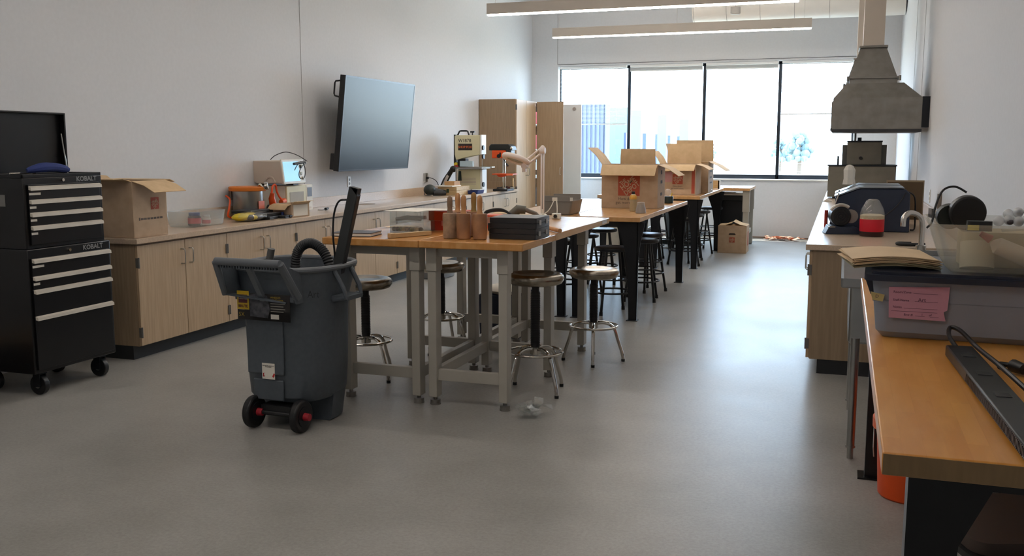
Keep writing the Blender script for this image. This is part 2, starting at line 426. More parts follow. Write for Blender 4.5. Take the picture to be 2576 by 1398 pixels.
dr = thing('air_duct', 'white round air duct running along the ceiling before the window wall', 'duct', (-2.32, 15.6, 3.66))
MB().cyl((0, 0, 0), (XR+2.32-.02, 0, 0), .24, n=40).obj('pipe', WHITE, dr)
for k in range(6): MB().tube(arc((.5*k+.02, 0, 0), .243, 0, 2*PI, 32, 'yz')[:-1], .003, 5, closed=True).obj('seam_ring', MATS['joint'], dr)
Mg = TRS((.34, 0, 0), rx=math.radians(-28))
g = MB().box(-.2, .2, -.262, -.238, -.008, .008, Mg)
g2 = MB()
for k in range(22): g2.box(-.195+k*.0185, -.192+k*.0185, -.262, -.242, -.06, .06, Mg)
for k in range(8): g2.box(-.2, .2, -.262, -.242, -.06+k*.017, -.057+k*.017, Mg)
MB().box(-.205, .205, -.25, -.236, -.066, .066, Mg).obj('grille_back', DARKM, dr)
g2.obj('grille', NICK, dr); g.obj('damper_bar', NICK, dr)
for x in (.9, 2.2): MB().cyl((x, 0, .24), (x, 0, ZC-3.66), .004, n=6).obj('hanger', NICK, dr)
o = MB().cyl((0, 0, 0), (0, 0, .10), .072).cyl((0, 0, -.012), (0, 0, 0), .06, .07).cyl((0, 0, .1), (0, 0, .82), .012, n=8)
tag(o.obj('ceiling_sensor', mat('sensor_grey', (170, 166, 160), .4), loc=None), 'grey round sensor on a stem in front of the white duct', 'sensor').location = (-1.62, 15.0, 3.46)

# ------------------------------------------------------------------ left counter
def handle_u(M_):
    g = MB(); P = [(0, 0, -.055), (.03, 0, -.055), (.038, 0, -.045), (.038, 0, .045), (.03, 0, .055), (0, 0, .055)]
    g.tube([M_ @ Vector(p) for p in P], .0045, 8); return g
def cabinet(lab, grp, wd=1.05, dp=.60):
    # local: x=0 is the door face (front faces +x), y from 0 to wd
    r = thing('base_cabinet', lab, 'cabinet', (0, 0, 0), 0, grp)
    MB().box(-dp, -.02, 0, wd, .1, .835).obj('body', LAMD, r)
    MB().box(-dp, -.075, .0, wd, 0, .1).obj('toe_kick', KICK, r)
    for s in (0, 1):
        y0 = .003+s*wd/2; y1 = y0+wd/2-.006
        d = MB().box(-.02, 0, y0, y1, .105, .822).obj('door', LAM, r, bevel=.001)
        hy = (y1-.045) if s == 0 else (y0+.045)
        handle_u(Matrix.Translation((0, hy, .70))).obj('handle', NICK, d)
        ey = y0+.006 if s == 0 else y1-.006
        for z in (.20, .70):
            MB().box(-.018, .004, ey-.008, ey+.008, z-.035, z+.035).cyl((.004, ey, z-.038), (.004, ey, z+.038), .006, n=8).obj('hinge', mat('hinge_steel', (112, 110, 106), .4, .25), d)
    return r
cab0 = cabinet('wood base cabinet at the near end of the left counter, beside the black tool chest', 'left wall base cabinets')
cab0.location = (-4.685, 5.55, 0)
descs = ['wood base cabinet second from the near end, under the clear tub and gloves',
         'wood base cabinet third from the near end of the left counter, under the microwave',
         'wood base cabinet fourth from the near end, behind the grey wheeled bin',
         'wood base cabinet fifth from the near end of the left counter, behind the left workbench',
         'wood base cabinet sixth from the near end, under the black heat gun',
         'wood base cabinet seventh from the near end of the left counter, below the wooden box',
         'wood base cabinet at the far end of the left counter, against the tall cupboard']
for k, d_ in enumerate(descs): dup(cab0, (-4.685, 5.55+1.05*(k+1), 0), label=d_)
ct = thing('worktop', 'long beige worktop with backsplash along the left wall', 'worktop', (XL+.003, 5.52, .836))
MB().box(0, .64, 0, 8.43, 0, .039).obj('slab', CTOP, ct, bevel=.004)
MB().box(0.001, .02, 0, 8.43, .039, .14).obj('backsplash', CTOP, ct, bevel=.002)

# tall cupboards
tc = thing('tall_cupboard', 'tall wood cupboard with closed doors at the end of the left counter', 'cupboard', (-4.69, 13.955, 0), 0, 'tall wood cupboards by the far corner')
MB().box(-.60, -.02, 0, .97, .0, 2.22).obj('body', LAMD, tc, bevel=.001)
for s in (0, 1):
    d = MB().box(-.02, 0, .003+s*.485, .482+s*.485, .1, 2.215).obj('door', LAM, tc, bevel=.001)
    handle_u(Matrix.Translation((0, .45 if s == 0 else .52, 1.12))).obj('handle', NICK, d)
    for z in (.3, .87, 1.3, 2.1): MB().box(-.018, .006, (.0 if s == 0 else .962), (.012 if s == 0 else .97), z-.04, z+.04).obj('hinge', MATS['hinge_steel'], d)
tc2 = thing('tall_cupboard', 'tall wood cupboard with both doors swung wide open beside the window wall', 'cupboard', (-4.69, 14.935, 0), 0, 'tall wood cupboards by the far corner')
g = MB().box(-.60, -.02, .0, .02, 0, 2.22).box(-.60, -.02, 1.1, 1.12, 0, 2.22).box(-.60, -.02, 0, 1.12, 2.2, 2.22).box(-.60, -.58, 0, 1.12, 0, 2.2).box(-.60, -.04, 0, 1.12, 0, .1)
g.obj('body', LAMD, tc2)
for z in (.55, 1.0, 1.45, 1.85): MB().box(-.58, -.05, .02, 1.1, z, z+.02).obj('shelf', MELA, tc2)
d = MB().box(.012, .452, .0, .012, .1, 2.215).obj('door', LAMD, tc2, bevel=.001)
handle_u(TRS((.41, .0, 1.12), rz=-PI/2)).obj('handle', NICK, d)
for z in (.3, 1.1, 2.1): MB().box(-.012, .014, -.004, .016, z-.04, z+.04).obj('hinge', MATS['hinge_steel'], d)
d = MB().box(.012, .452, 1.118, 1.136, .1, 2.215).obj('door', MELA, tc2, bevel=.001)
MB().cyl((.33, 1.117, 2.14), (.33, 1.10, 2.14), .03, n=16).obj('knob', NICK, d)
for k, (z0, z1, m_) in enumerate([(1.87, 2.12, REDP), (1.47, 1.7, REDP), (1.02, 1.3, MELA), (.57, .85, BLK), (.12, .5, MELA)]):
    nm = ['red', 'crimson', 'white', 'black', 'cream'][k]; sh = ['top', 'second', 'third', 'fourth', 'bottom'][k]
    tag(MB().box(-5.15, -4.76, 14.98, 15.3, z0, z1).obj('storage_box', m_, bevel=.004, loc=(-4.95, 15.14, z0)), '%s storage box on the %s shelf of the open tall cupboard' % (nm, sh), 'box', 'boxes in the open cupboard')

# outlets
def outlet(x, y, z, nx, m_, lab, box=False):
    r = thing('wall_outlet', lab, 'outlet', (x, y, z), 0 if nx > 0 else PI, 'wall outlets')
    d = .03 if box else .006
    MB().box(.0005, d, -.037, .037, -.06, .06).obj('plate', m_, r, bevel=.002)
    for s in (-.022, .022): MB().cyl((d, 0, s), (d+.0015, 0, s), .015, n=14).obj('socket', mat('socket', (120, 112, 104), .5), r)
outlet(XL, 7.56, 1.092, 1, mat('steel_plate', (150, 138, 126), .35, .7), 'steel outlet box on the left wall behind the vacuum pot', True)
outlet(XL, 9.81, 1.12, 1, OFFW, 'white outlet plate on the left wall under the television')
outlet(XL, 11.91, 1.10, 1, NICK, 'metal outlet on the left wall with a cord plugged in, by the heat gun', True)
outlet(XR, 10.6, 1.07, -1, MATS['steel_plate'], 'far outlet on the right wall with a black plug')
outlet(XR, 9.75, 1.06, -1, OFFW, 'middle outlet plate on the right wall over the counter')
outlet(XR, 8.66, 1.07, -1, MATS['steel_plate'], 'near outlet box on the right wall beside the clear storage bin', True)

# television
tv = thing('television', 'large flat wall television tilted down above the left counter', 'television', (-4.97, 10.0, 1.75))
Mt = Matrix.Rotation(math.radians(6.5), 4, 'Y')
MB().box(-.06, 0, -.93, .79, -.50, .50, Mt).obj('cabinet', BLK, tv, bevel=.004)
MB().box(.0, .004, -.915, .775, -.485, .485, Mt).obj('screen', mat('screen_glass', (22, 30, 38), .30, 0, var=.01, spec=.42), tv, smooth=False)
g = MB().box(.0, .006, -.93, .79, .485, .50, Mt).box(.0, .006, -.93, .79, -.50, -.485, Mt).box(0, .006, -.93, -.915, -.485, .485, Mt).box(0, .006, .775, .79, -.485, .485, Mt)
g.obj('bezel', mat('bezel_grey', (70, 74, 80), .3, .5), tv)
g = MB().tube([Mt @ Vector(p) for p in [(-.05, -.93, .44), (-.10, -.94, .43), (-.11, -.94, .41), (-.11, -.94, .30), (-.10, -.94, .28), (-.05, -.93, .27)]], .009, 8)
g.obj('carry_handle', BLK, tv)
MB().box(-.11, -.04, -.92, -.80, -.49, -.32, Mt).obj('connector_box', BLK, tv, bevel=.004)
MB().box(-.315, -.06, -.35, .35, -.22, .22).obj('wall_mount', DARKM, tv)

# ------------------------------------------------------------------ tool chest
ch = thing('tool_chest', 'black rolling tool chest with long white drawer bars and raised lid', 'tool chest', (-4.60, 4.50, 0))
MB().box(-.46, .02, -.02, .67, .145, .905).obj('lower_cabinet', BLKGLOSS, ch, bevel=.006)
MB().box(-.30, 0, 0, .645, .905, 1.33).box(-.30, -.29, 0, .645, 1.33, 1.352).box(-.30, 0, .635, .645, 1.33, 1.352).box(-.3, 0, 0, .01, 1.33, 1.352).box(-.012, 0, 0, .645, 1.33, 1.352).obj('upper_cabinet', BLKGLOSS, ch, bevel=.003)
g = MB().box(-.335, -.30, 0, .645, 1.35, 1.735).box(-.30, -.26, 0, .012, 1.36, 1.735).box(-.30, -.26, .633, .645, 1.36, 1.735).box(-.30, -.26, 0, .645, 1.723, 1.735)
g.obj('lid', BLKGLOSS, ch, bevel=.004)
MB().cyl((-.25, .625, 1.34), (-.285, .625, 1.60), .005, n=8).obj('lid_stay', NICK, ch)
DRW = mat('drawer_black', (12, 12, 14), .28)
BAR = mat('drawer_bar', (214, 206, 192), .4, .1)
for k, (z, x, y0, y1, z0, z1) in enumerate([(1.268, .0, .03, .615, 1.20, 1.29), (1.187, 0, .03, .615, 1.12, 1.195), (1.110, 0, .03, .615, 1.04, 1.115), (1.03, 0, .03, .615, .93, 1.035),
                                            (.834, .02, .0, .645, .745, .85), (.729, .02, 0, .645, .665, .74), (.648, .02, 0, .645, .50, .66), (.487, .02, 0, .645, .17, .495)]):
    d = MB().box(x-.01, x+.012, y0, y1, z0, z1).obj('drawer', DRW, ch, bevel=.002)
    MB().prism([(x+.012, z+.014), (x+.03, z+.006), (x+.032, z-.012), (x+.012, z-.008)], y0, y1, 'y').obj('bar_handle', BAR, d)
    if k < 6:
        MB().box(x+.012, x+.0135, y0+.002, y0+(.09 if k in (0, 4) else .05), z-.04, z-.026).obj('drawer_label', PAPER, d)
for z, x in ((1.312, 0), (.875, .02)):
    MB().cyl((x, .31, z), (x+.012, .31, z), .010, n=16).obj('lock', CHROME, ch)
    text('KOBALT', .042, mat('silver_letter', (140, 140, 140), .4), ch, (x+.001, .515, z+.0), (0, 1, 0), (0, 0, 1), bold=.0012, sx=1.1)
MB().box(-.05, -.02, -.0215, -.0205, .2, .21).obj('rivet_strip', DARKM, ch)
MB().box(-.25, -.14, -.0015, -.0003, 1.16, 1.23).obj('side_label', mat('grey_label', (120, 118, 114), .6), ch)
def caster(r, x, y, rad=.062, m_=BLK):
    w = MB().cyl((x, y-.018, rad), (x, y+.018, rad), rad, n=24).obj('wheel', m_, r, bevel=.004)
    MB().cyl((x, y-.021, rad), (x, y+.021, rad), .022, n=12).obj('hub', NICK, w)
    MB().box(x-.025, x+.025, y-.028, y-.022, rad-.012, rad+.08).box(x-.025, x+.025, y+.022, y+.028, rad-.012, rad+.08).box(x-.03, x+.03, y-.03, y+.03, rad+.068, rad+.084).obj('fork', DARKM, w)
for x in (-.04, -.40):
    for y in (.07, .58): caster(ch, x, y)
o = smoothpath([(-4.80, 4.62, 1.375), (-4.75, 4.72, 1.39), (-4.72, 4.82, 1.378)], 4)
tag(MB().tube(smoothpath([(-.03, -.14, 0), (0, -.05, .018), (.01, .05, .016), (.02, .14, .0)], 4), [.014, .02, .024, .028, .03, .03, .028, .028, .026, .026, .024, .02, .014], 10).obj('blue_glove', mat('blue_cloth', (44, 60, 120), .8), bevel=0), 'crumpled blue work glove lying across the tool chest front edge', 'glove').location = (-4.63, 4.74, 1.372)
# small chrome wrench on the chest rim
tag(MB().cyl((0, -.09, 0), (0, .09, 0), .005, n=8).cyl((0, .075, 0), (0, .1, 0), .009, n=8).obj('socket_wrench', CHROME), 'thin chrome wrench lying on the tool chest rim at the left edge', 'wrench').location = (-4.68, 4.58, 1.358)

# ------------------------------------------------------------------ cartons
def carton(name, lab, loc, lx, ly, h, rz, flaps, cat='box', th=.006, group=None, inside=CARDIN):
    """local origin at the box's bottom centre; flaps: list (side, length, angle from upright in degrees)"""
    r = thing(name, lab, cat, loc, rz, group)
    g = MB().box(-lx/2, lx/2, -ly/2, ly/2, 0, th)
    g.box(-lx/2, lx/2, -ly/2, -ly/2+th, th, h).box(-lx/2, lx/2, ly/2-th, ly/2, th, h)
    g.box(-lx/2, -lx/2+th, -ly/2+th, ly/2-th, th, h).box(lx/2-th, lx/2, -ly/2+th, ly/2-th, th, h)
    g.obj('body', CARD, r, bevel=.0015)
    for fl_ in flaps:
        side, L, ang = fl_[:3]; wf = fl_[3] if len(fl_) > 3 else 1.0
        a = math.radians(ang)
        d = {'+x': Vector((1, 0, 0)), '-x': Vector((-1, 0, 0)), '+y': Vector((0, 1, 0)), '-y': Vector((0, -1, 0))}[side]
        t = Vector((0, 0, 1)).cross(d); hw = ((ly if side[1] == 'x' else lx)/2-.004)*wf; off = (lx if side[1] == 'x' else ly)/2-.003
        p = d*off+Vector((0, 0, h)); e = (d*math.sin(a)+Vector((0, 0, 1))*math.cos(a))*L
        m1 = p+e*.5+ (d*math.cos(a)-Vector((0, 0, 1))*math.sin(a))*(-.012)
        k = .97
        g = MB(); nn = (d*math.cos(a)-Vector((0, 0, 1))*math.sin(a))*.004
        A = [p-t*hw, p+t*hw, m1+t*hw*.985, m1-t*hw*.985]; B = [A[3], A[2], p+e+t*hw*k, p+e-t*hw*k]
        g.rings([[q for q in (A[0], A[1])]+[A[1]+nn, A[0]+nn], [A[3], A[2], A[2]+nn, A[3]+nn], [B[3], B[2], B[2]+nn, B[3]+nn]])
        g.obj('flap', inside, r)
    return r
def hd_logo(r, c, right, up, s, m_=None):
    """orange square with diagonal stencil lettering"""
    R = Vector(right); U = Vector(up); N = R.cross(U); c = Vector(c)
    q = [c-R*s/2-U*s/2, c+R*s/2-U*s/2, c+R*s/2+U*s/2, c-R*s/2+U*s/2]
    lg = MB().rings([[p+N*.0004 for p in q], [p+N*.0010 for p in q]]).obj('logo_print', PRINTO, r, smooth=False)
    a = math.radians(38); R2 = R*math.cos(a)+U*math.sin(a); U2 = -R*math.sin(a)+U*math.cos(a)
    for t_, dd, sz in (('THE', .27, .22), ('HOME', .07, .36), ('DEPOT', -.22, .33)):
        text(t_, s*sz, CARD, lg, c+U2*s*dd+N*.0016-R2*(s*.14 if t_ == 'THE' else 0), R2, U2, bold=s*.006, sx=.78)
ca = carton('cardboard_box', 'open cardboard box with orange logo on the near end of the left counter', (-4.945, 5.73, .876), .49, .36, .40, 0,
            [('+x', .20, 112), ('-y', .17, 84), ('-x', .08, 70), ('+y', .12, 98)])
hd_logo(ca, (.2455, .05, .235), (0, 1, 0), (0, 0, 1), .085)
for k in range(7): MB().box(.2455, .2462, -.105+k*.034, -.078+k*.034, .122, .136).obj('small_print', PRINTK, ca)
MB().box(.2455, .2462, -.125, -.112, .12, .14).obj('print_mark', PRINTK, ca)
cb = carton('cardboard_box', 'large open cardboard box with orange square logo on the black-legged workbench', (-1.981, 9.57, .913), .558, .40, .428, 0,
            [('-y', .155, 132), ('-x', .22, 42), ('+x', .23, 118), ('+y', .15, 0, .66)])
hd_logo(cb, (-.005, -.2005, .23), (1, 0, 0), (0, 0, 1), .215)
text('How doers', .04, PRINTK, cb, (-.02, -.2014, .092), (1, 0, 0), (0, 0, 1))
text('get more done.', .04, PRINTK, cb, (-.01, -.2014, .055), (1, 0, 0), (0, 0, 1))
for z in (.24, .12): MB().box(.2792, .28, -.05, .05, z, z+.03).obj('side_print', PRINTK, cb)
MB().box(.2792, .28, -.03, .03, .33, .37).obj('hand_hole', mat('hand_hole', (54, 44, 38), .9), cb)
cc = carton('cardboard_box', 'open cardboard box with orange edge stripe on the far workbench', (-1.97, 12.47, .908), .45, .5, .385, 0,
            [('-y', .13, 128), ('-x', .2, 35), ('+x', .18, 112), ('+y', .26, 5)])
hd_logo(cc, (.0, -.251, .2), (1, 0, 0), (0, 0, 1), .13)
text('How doers', .026, PRINTK, cc, (0, -.2512, .11), (1, 0, 0), (0, 0, 1)); text('get more done.', .026, PRINTK, cc, (0, -.2512, .08), (1, 0, 0), (0, 0, 1))
MB().box(.175, .215, -.2512, -.2504, .02, .32).obj('orange_stripe', PRINTO, cc)
MB().box(-.20, -.07, -.2514, -.2506, .16, .29).obj('pink_label', mat('pink_paper', (200, 150, 150), .8), cc)
cd = carton('cardboard_box', 'tall open cardboard box behind the striped box on the far workbench', (-1.93, 13.1, .908), .52, .52, .41, 0,
            [('-y', .02, 150), ('+x', .26, 118), ('-x', .24, 12), ('+y', .28, 2)])
for z in (.12, .19, .27): MB().box(.2602, .261, -.1, .1, z, z+.02).obj('side_print', PRINTK, cd)
ce = carton('cardboard_box', 'cardboard box with loosely folded flaps on the floor by the far workbench', (-1.465, 14.22, .001), .40, .40, .39, 0,
            [('-x', .19, -78), ('+x', .2, -72), ('-y', .16, -86)])
hd_logo(ce, (0, -.201, .19), (1, 0, 0), (0, 0, 1), .075)
MB().prism([(-.05+.0, .27), (-.035, .285), (.035, .285), (.05, .27), (.045, .262), (-.045, .262)], -.2013, -.2005, 'y').obj('hand_hole', MATS['hand_hole'], ce)
MB().box(.2005, .2013, -.05, .08, .1, .3).obj('orange_print', PRINTO, ce)
carton('cardboard_box', 'cardboard box with a spread flap on the floor before the tool chest', (-4.98, 3.86, .001), .42, .42, .30, 0, [('+y', .19, 100), ('+x', .17, 80)])

# ------------------------------------------------------------------ things on the left counter
ZT = .876
tb = thing('storage_tub', 'clear plastic tub holding two jars on the left counter', 'tub', (-4.98, 6.62, ZT))
MB().tub(-.13, .13, -.20, .20, 0, .125, .03, .003, .012, .012, .006).obj('body', TUBCL, tb)
j = thing('snack_jar', 'red-labelled jar with blue lid lying in the clear tub', 'jar', (-4.93, 6.53, ZT+.006))
MB().lathe([(.045, 0), (.052, .01), (.052, .075), (.04, .085)], 24).obj('jar_body', mat('brown_glass', (70, 44, 34), .2), j)
MB().lathe([(.0525, .02), (.0525, .065)], 24).obj('label_band', REDP, j)
MB().lathe([(.042, .085), (.044, .088), (.044, .105), (.04, .108)], 24).obj('lid', BLUEP, j)
j = thing('pill_bottle', 'small white and red bottle standing in the clear tub', 'bottle', (-4.91, 6.655, ZT+.006))
MB().lathe([(.032, 0), (.034, .004), (.034, .055), (.026, .062)], 20).obj('bottle_body', OFFW, j)
MB().lathe([(.0345, .012), (.0345, .042)], 20).obj('label_band', REDP, j)
MB().lathe([(.028, .062), (.028, .08)], 20).obj('cap', WHITE, j)

gl = thing('glove_pack', 'yellow and black work gloves in a clear bag on the left counter', 'gloves', (-4.85, 7.16, ZT+.005))
rnd = random.Random(3)
g = MB().ball((-.02, -.08, .035), (.07, .10, .034)).ball((.03, .0, .03), (.06, .07, .028)).ball((-.03, .06, .045), (.05, .09, .02)); g.obj('glove_cuff', YEL, gl)
g = MB().ball((.04, .03, .03), (.05, .12, .028)).ball((-.0, .12, .03), (.05, .07, .028)); 
for k in range(4): g.tube([(.05-.025*k, .08, .03), (.055-.025*k, .14, .025), (.05-.025*k, .19, .018)], .012, 8)
g.obj('glove_palm', BLK, gl)
MB().ball((.01, .03, .038), (.10, .20, .042), 16, 8).obj('bag', BAGCL, gl)

def slabcase(lab, loc, sx, sy, sz, rz, m_=BLK):
    r = thing('parts_case', lab, 'case', loc, rz, 'dark flat cases on the left counter')
    MB().box(-sx/2, sx/2, -sy/2, sy/2, 0, sz*.48).obj('tray', m_, r, bevel=.004)
    MB().box(-sx/2, sx/2, -sy/2, sy/2, sz*.52, sz).obj('lid', mat('dark_lid', (52, 54, 58), .4), r, bevel=.004)
slabcase('dark flat case at the bottom of the stack by the gloves', (-4.88, 7.50, ZT), .2, .3, .025, .1)
slabcase('dark flat case in the middle of the stack by the gloves', (-4.92, 7.47, ZT+.026), .2, .3, .025, -.1)
slabcase('grey-topped flat case on top of the stack behind the gloves', (-5.0, 7.42, ZT+.052), .2, .3, .03, .0)
slabcase('lone dark flat case lying in front of the small carton', (-4.80, 7.66, ZT), .12, .26, .024, .15)
tag(MB().cyl((0, -.05, .013), (0, .08, .013), .013, n=12).cyl((0, .08, .013), (0, .1, .013), .008, n=12).obj('flashlight', BLK), 'small black torch lying before the brown carton', 'torch').location = (-4.74, 7.68, ZT)
sb = carton('cardboard_box', 'small brown carton with a white side on the left counter before the microwave', (-4.82, 7.80, ZT), .22, .25, .12, -.15,
            [('-y', .10, 118), ('+x', .07, 70)])
MB().box(.1105, .1112, -.1, .1, .01, .11).obj('white_label', PAPER, sb)
tag(MB().cyl((0, 0, 0), (0, 0, .05), .028, n=18).obj('tape_roll', BLUEP, bevel=.003), 'roll of blue tape hanging at the small brown carton', 'tape').location = (-4.83, 7.64, ZT+.0)
# vacuum pot
vp = thing('vacuum_pot', 'steel vacuum pot with thick orange lid ring on the left counter', 'pot', (-5.12, 7.56, ZT))
MB().lathe([(.13, 0), (.135, .01), (.135, .24)], 36).obj('pot', STAIN, vp)
MB().lathe([(.16, .24), (.168, .247), (.168, .27), (.16, .28), (.05, .282)], 36).obj('lid_ring', mat('orange_silicone', (224, 122, 24), .5), vp)
g = MB().cyl((.10, .02, .28), (.13, .0, .30), .012, n=10).cyl((.13, 0, .30), (.17, .02, .26), .012, n=10)
g.obj('fitting', CHROME, vp)
gd = MB().cyl((.165, .03, .285), (.185, .04, .29), .036, n=24).obj('gauge', CHROME, vp)
MB().cyl((.186, .0405, .2903), (.187, .041, .2905), .031, n=24).obj('dial', WHITE, gd)
MB().box(.137, .141, -.04, .05, .0, .15).obj('warning_label', mat('orange_label', (216, 110, 80), .5), vp)
vm = thing('vacuum_pump', 'orange vacuum pump with looping orange hose beside the microwave', 'pump', (-5.03, 7.83, ZT))
MB().box(-.07, .05, -.05, .05, 0, .02).cyl((0, 0, .02), (0, 0, .10), .035).cyl((-.05, 0, .06), (.09, 0, .06), .04, n=20).obj('pump_body', DARKM, vm)
MB().tube([(0, 0, .1), (.0, -.02, .16), (.01, -.02, .21)], [.035, .03, .02], 14).obj('filter', ORNG, vm)
MB().tube(smoothpath([(.0, -.02, .2), (0, 0, .27), (0, .05, .28), (0, .07, .22), (.02, .09, .16), (.03, .13, .14)]), .01, 8).obj('hose', ORNG, vm)
MB().cyl((.03, .09, .12), (.03, .15, .13), .026, n=14).obj('outlet_cap', mat('red_orange', (226, 92, 40), .4), vm)
tag(MB().tube(smoothpath([(0, 0, .2), (.06, -.03, .17), (.10, -.10, .10), (.1, -.12, .03), (.12, -.06, .008), (.13, .02, .008)]), .009, 8).obj('air_hose', ORNG), 'coiled orange hose running from the wall outlet down to the counter', 'hose').location = (-5.24, 7.40, ZT)
# microwave
mw = thing('microwave', 'off-white microwave oven on the left counter', 'microwave', (-5.19, 8.26, ZT))
MB().box(-.085, .18, -.25, .22, .012, .27).obj('body', OFFW, mw, bevel=.008)
d = MB().box(.18, .20, -.25, .10, .015, .265).obj('door', CREAM, mw, bevel=.006)
MB().box(.2, .2025, -.20, .05, .06, .205).obj('window', mat('mw_window', (176, 170, 156), .25), d)
p_ = MB().box(.18, .20, .102, .22, .015, .265).obj('control_panel', OFFW, mw, bevel=.005)
MB().box(.2, .202, .12, .205, .15, .24).obj('display', mat('mw_disp', (110, 112, 122), .3), p_)
MB().box(.2, .202, .14, .185, .03, .05).obj('button', PUTTY, p_)
for x in (-.07, .14):
    for y in (-.2, .18): MB().cyl((x, y, 0), (x, y, .013), .014, n=10).obj('foot', BLK, mw)
# old monitor-like scope with blue screen
sc = thing('bench_oscilloscope', 'beige bench instrument with pale blue screen on top of the microwave', 'instrument', (-5.12, 8.12, ZT+.291), .0)
sc.scale = (.8, .74, 1)
g = MB().prism([(-.27, 0.03), (-.27, .20), (-.25, .215), (.14, .215), (.155, .195), (.18, .0), (-.18, .0), (-.22, .01)], -.25, .25, 'y')
g.obj('housing', PUTTY, sc, bevel=.01)
MB().prism([(.14, .228), (.16, .228), (.195, -.005), (.175, -.005)], -.26, .27, 'y').obj('bezel', OFFW, sc, bevel=.006)
MB().prism([(.162, .205), (.166, .205), (.1938, .02), (.190, .02)], -.235, .13, 'y').obj('screen', emis('blue_screen', (140, 190, 220), .45), sc)
MB().prism([(.165, .17), (.1715, .17), (.1755, .14), (.170, .14)], .155, .2, 'y').obj('button', DARKM, sc)
for z, y in ((.16, .2), (.09, .17), (.045, .2)): MB().cyl((.165+(.2-z)*.12, y, z), (.185+(.2-z)*.12, y, z), .016, n=14).obj('knob', OFFW, sc)
MB().tube(arc((-.0, -.255, -.005), .07, .2, PI-.2, 12), .012, 6).obj('tilt_handle', PUTTY, sc)
MB().box(.08, .18, -.02, .10, -.018, .0).box(-.2, -.1, -.2, .2, -.018, .0).obj('stand', BLK, sc)
pc = MB().tube(smoothpath([(.17, .16, .19), (.19, .05, .16), (.2, -.02, .10), (.2, .0, .05), (.21, .06, .06), (.2, .09, .15), (.19, .04, .21), (.19, -.04, .17), (.19, -.08, .13)]), .004, 6)
pc.tube(smoothpath([(.18, .17, .21), (.10, .12, .27), (.05, .0, .30), (.0, -.1, .27), (-.02, -.16, .23)]), .004, 6).cyl((.195, -.1, .19), (.195, .10, .205), .013, n=10)
tag(pc.obj('test_lead', BLK), 'black cable looped over the blue-screened bench instrument', 'cable').location = (-5.12, 8.14, ZT+.286)
tag(MB().tube(smoothpath([(-.03, -.08, .01), (0, -.03, .008), (.0, .03, .012)]), .004, 6).cyl((0, .02, .014), (.0, .07, .018), .015, .011, 10).cyl((0, .07, .018), (0, .09, .02), .004, n=6).obj('power_plug', BLK), 'black power plug lying on the counter right of the microwave', 'plug').location = (-4.93, 8.60, ZT)
tag(MB().lathe([(.14, 0), (.14, .002)], 28, sx=.7).obj('cable_grommet', mat('grommet', (170, 152, 132), .5)), 'flat round cover set in the left counter beyond the microwave', 'cover').location = (-5.04, 9.7, ZT)
# heat gun, wooden box, papers
hg = thing('heat_gun', 'black heat gun lying on the left counter with its cord', 'tool', (-5.02, 11.6, ZT+.011))
MB().ball((-.05, -.05, .07), (.08, .08, .07)).obj('motor', mat('dark_green_plastic', (44, 52, 48), .5), hg)
MB().tube([(-.02, 0, .05), (.05, .10, .04), (.07, .17, .03)], [.045, .035, .028], 12).obj('nozzle', BLK, hg)
MB().tube([(.0, -.06, .03), (.09, .02, .025), (.12, .06, .025)], [.035, .032, .03], 10).obj('handle', BLK, hg)
MB().tube(smoothpath([(-.1, -.1, .03), (-.05, -.2, .01), (.03, -.18, .01), (-.05, -.1, .02)]), .006, 6).obj('cord', BLK, hg)
tag(MB().tube(smoothpath([(0, 0, .22), (.05, .02, .22), (.11, .06, .18), (.13, .11, .09), (.12, .14, .01)]), .005, 6).box(.0, .025, -.015, .015, .205, .235).obj('appliance_cord', BLK), 'black cord dropping from the metal outlet to the left counter', 'cord').location = (-5.268, 11.91, ZT)
wb = thing('wooden_box', 'pale wooden box with a green latch on the left counter', 'box', (-4.90, 11.99, ZT))
MB().box(-.16, .11, -.2, .26, 0, .06).obj('base', WOODP, wb, bevel=.002)
MB().box(-.16, .11, -.2, .26, .062, .112).obj('lid', WOODP, wb, bevel=.002)
MB().box(-.03, .0, -.206, -.2, .035, .085).obj('latch', mat('green_latch', (40, 66, 44), .5), wb)
tag(MB().box(-.14, .10, -.19, .12, 0, .014).obj('paper_stack', PAPER, bevel=.001), 'stack of white papers on the pale wooden box', 'papers').location = (-4.94, 11.95, ZT+.113)
tag(MB().box(-.07, .07, -.10, .10, 0, .05).obj('wood_block', mat('block_wood', (196, 150, 100), .6)), 'small brown wood block on the white papers', 'block').location = (-4.93, 11.98, ZT+.128)
al = thing('folding_lamp', 'dark folding desk lamp arm leaning beside the bandsaw', 'lamp', (-5.12, 12.2, ZT), 0)
MB().box(-.06, .06, -.05, .05, 0, .02).obj('base', BLK, al, bevel=.004)
MB().tube([(-.08, 0, .02), (.0, .0, .18), (.10, 0, .33)], [.035, .04, .03], 12).obj('lower_arm', BLK, al)
MB().ball((.115, 0, .335), .045).obj('joint', BLK, al)
MB().prism([(-.045, .10), (-.01, .08), (.07, .24), (.04, .26)], -.043, -.041, 'y').obj('label', ALU, al)
MB().cyl((.165, 0, .02), (.165, 0, .33), .017, n=12).cyl((.165, 0, .3), (.165, 0, .34), .022, n=12).obj('post', CHROME, al)
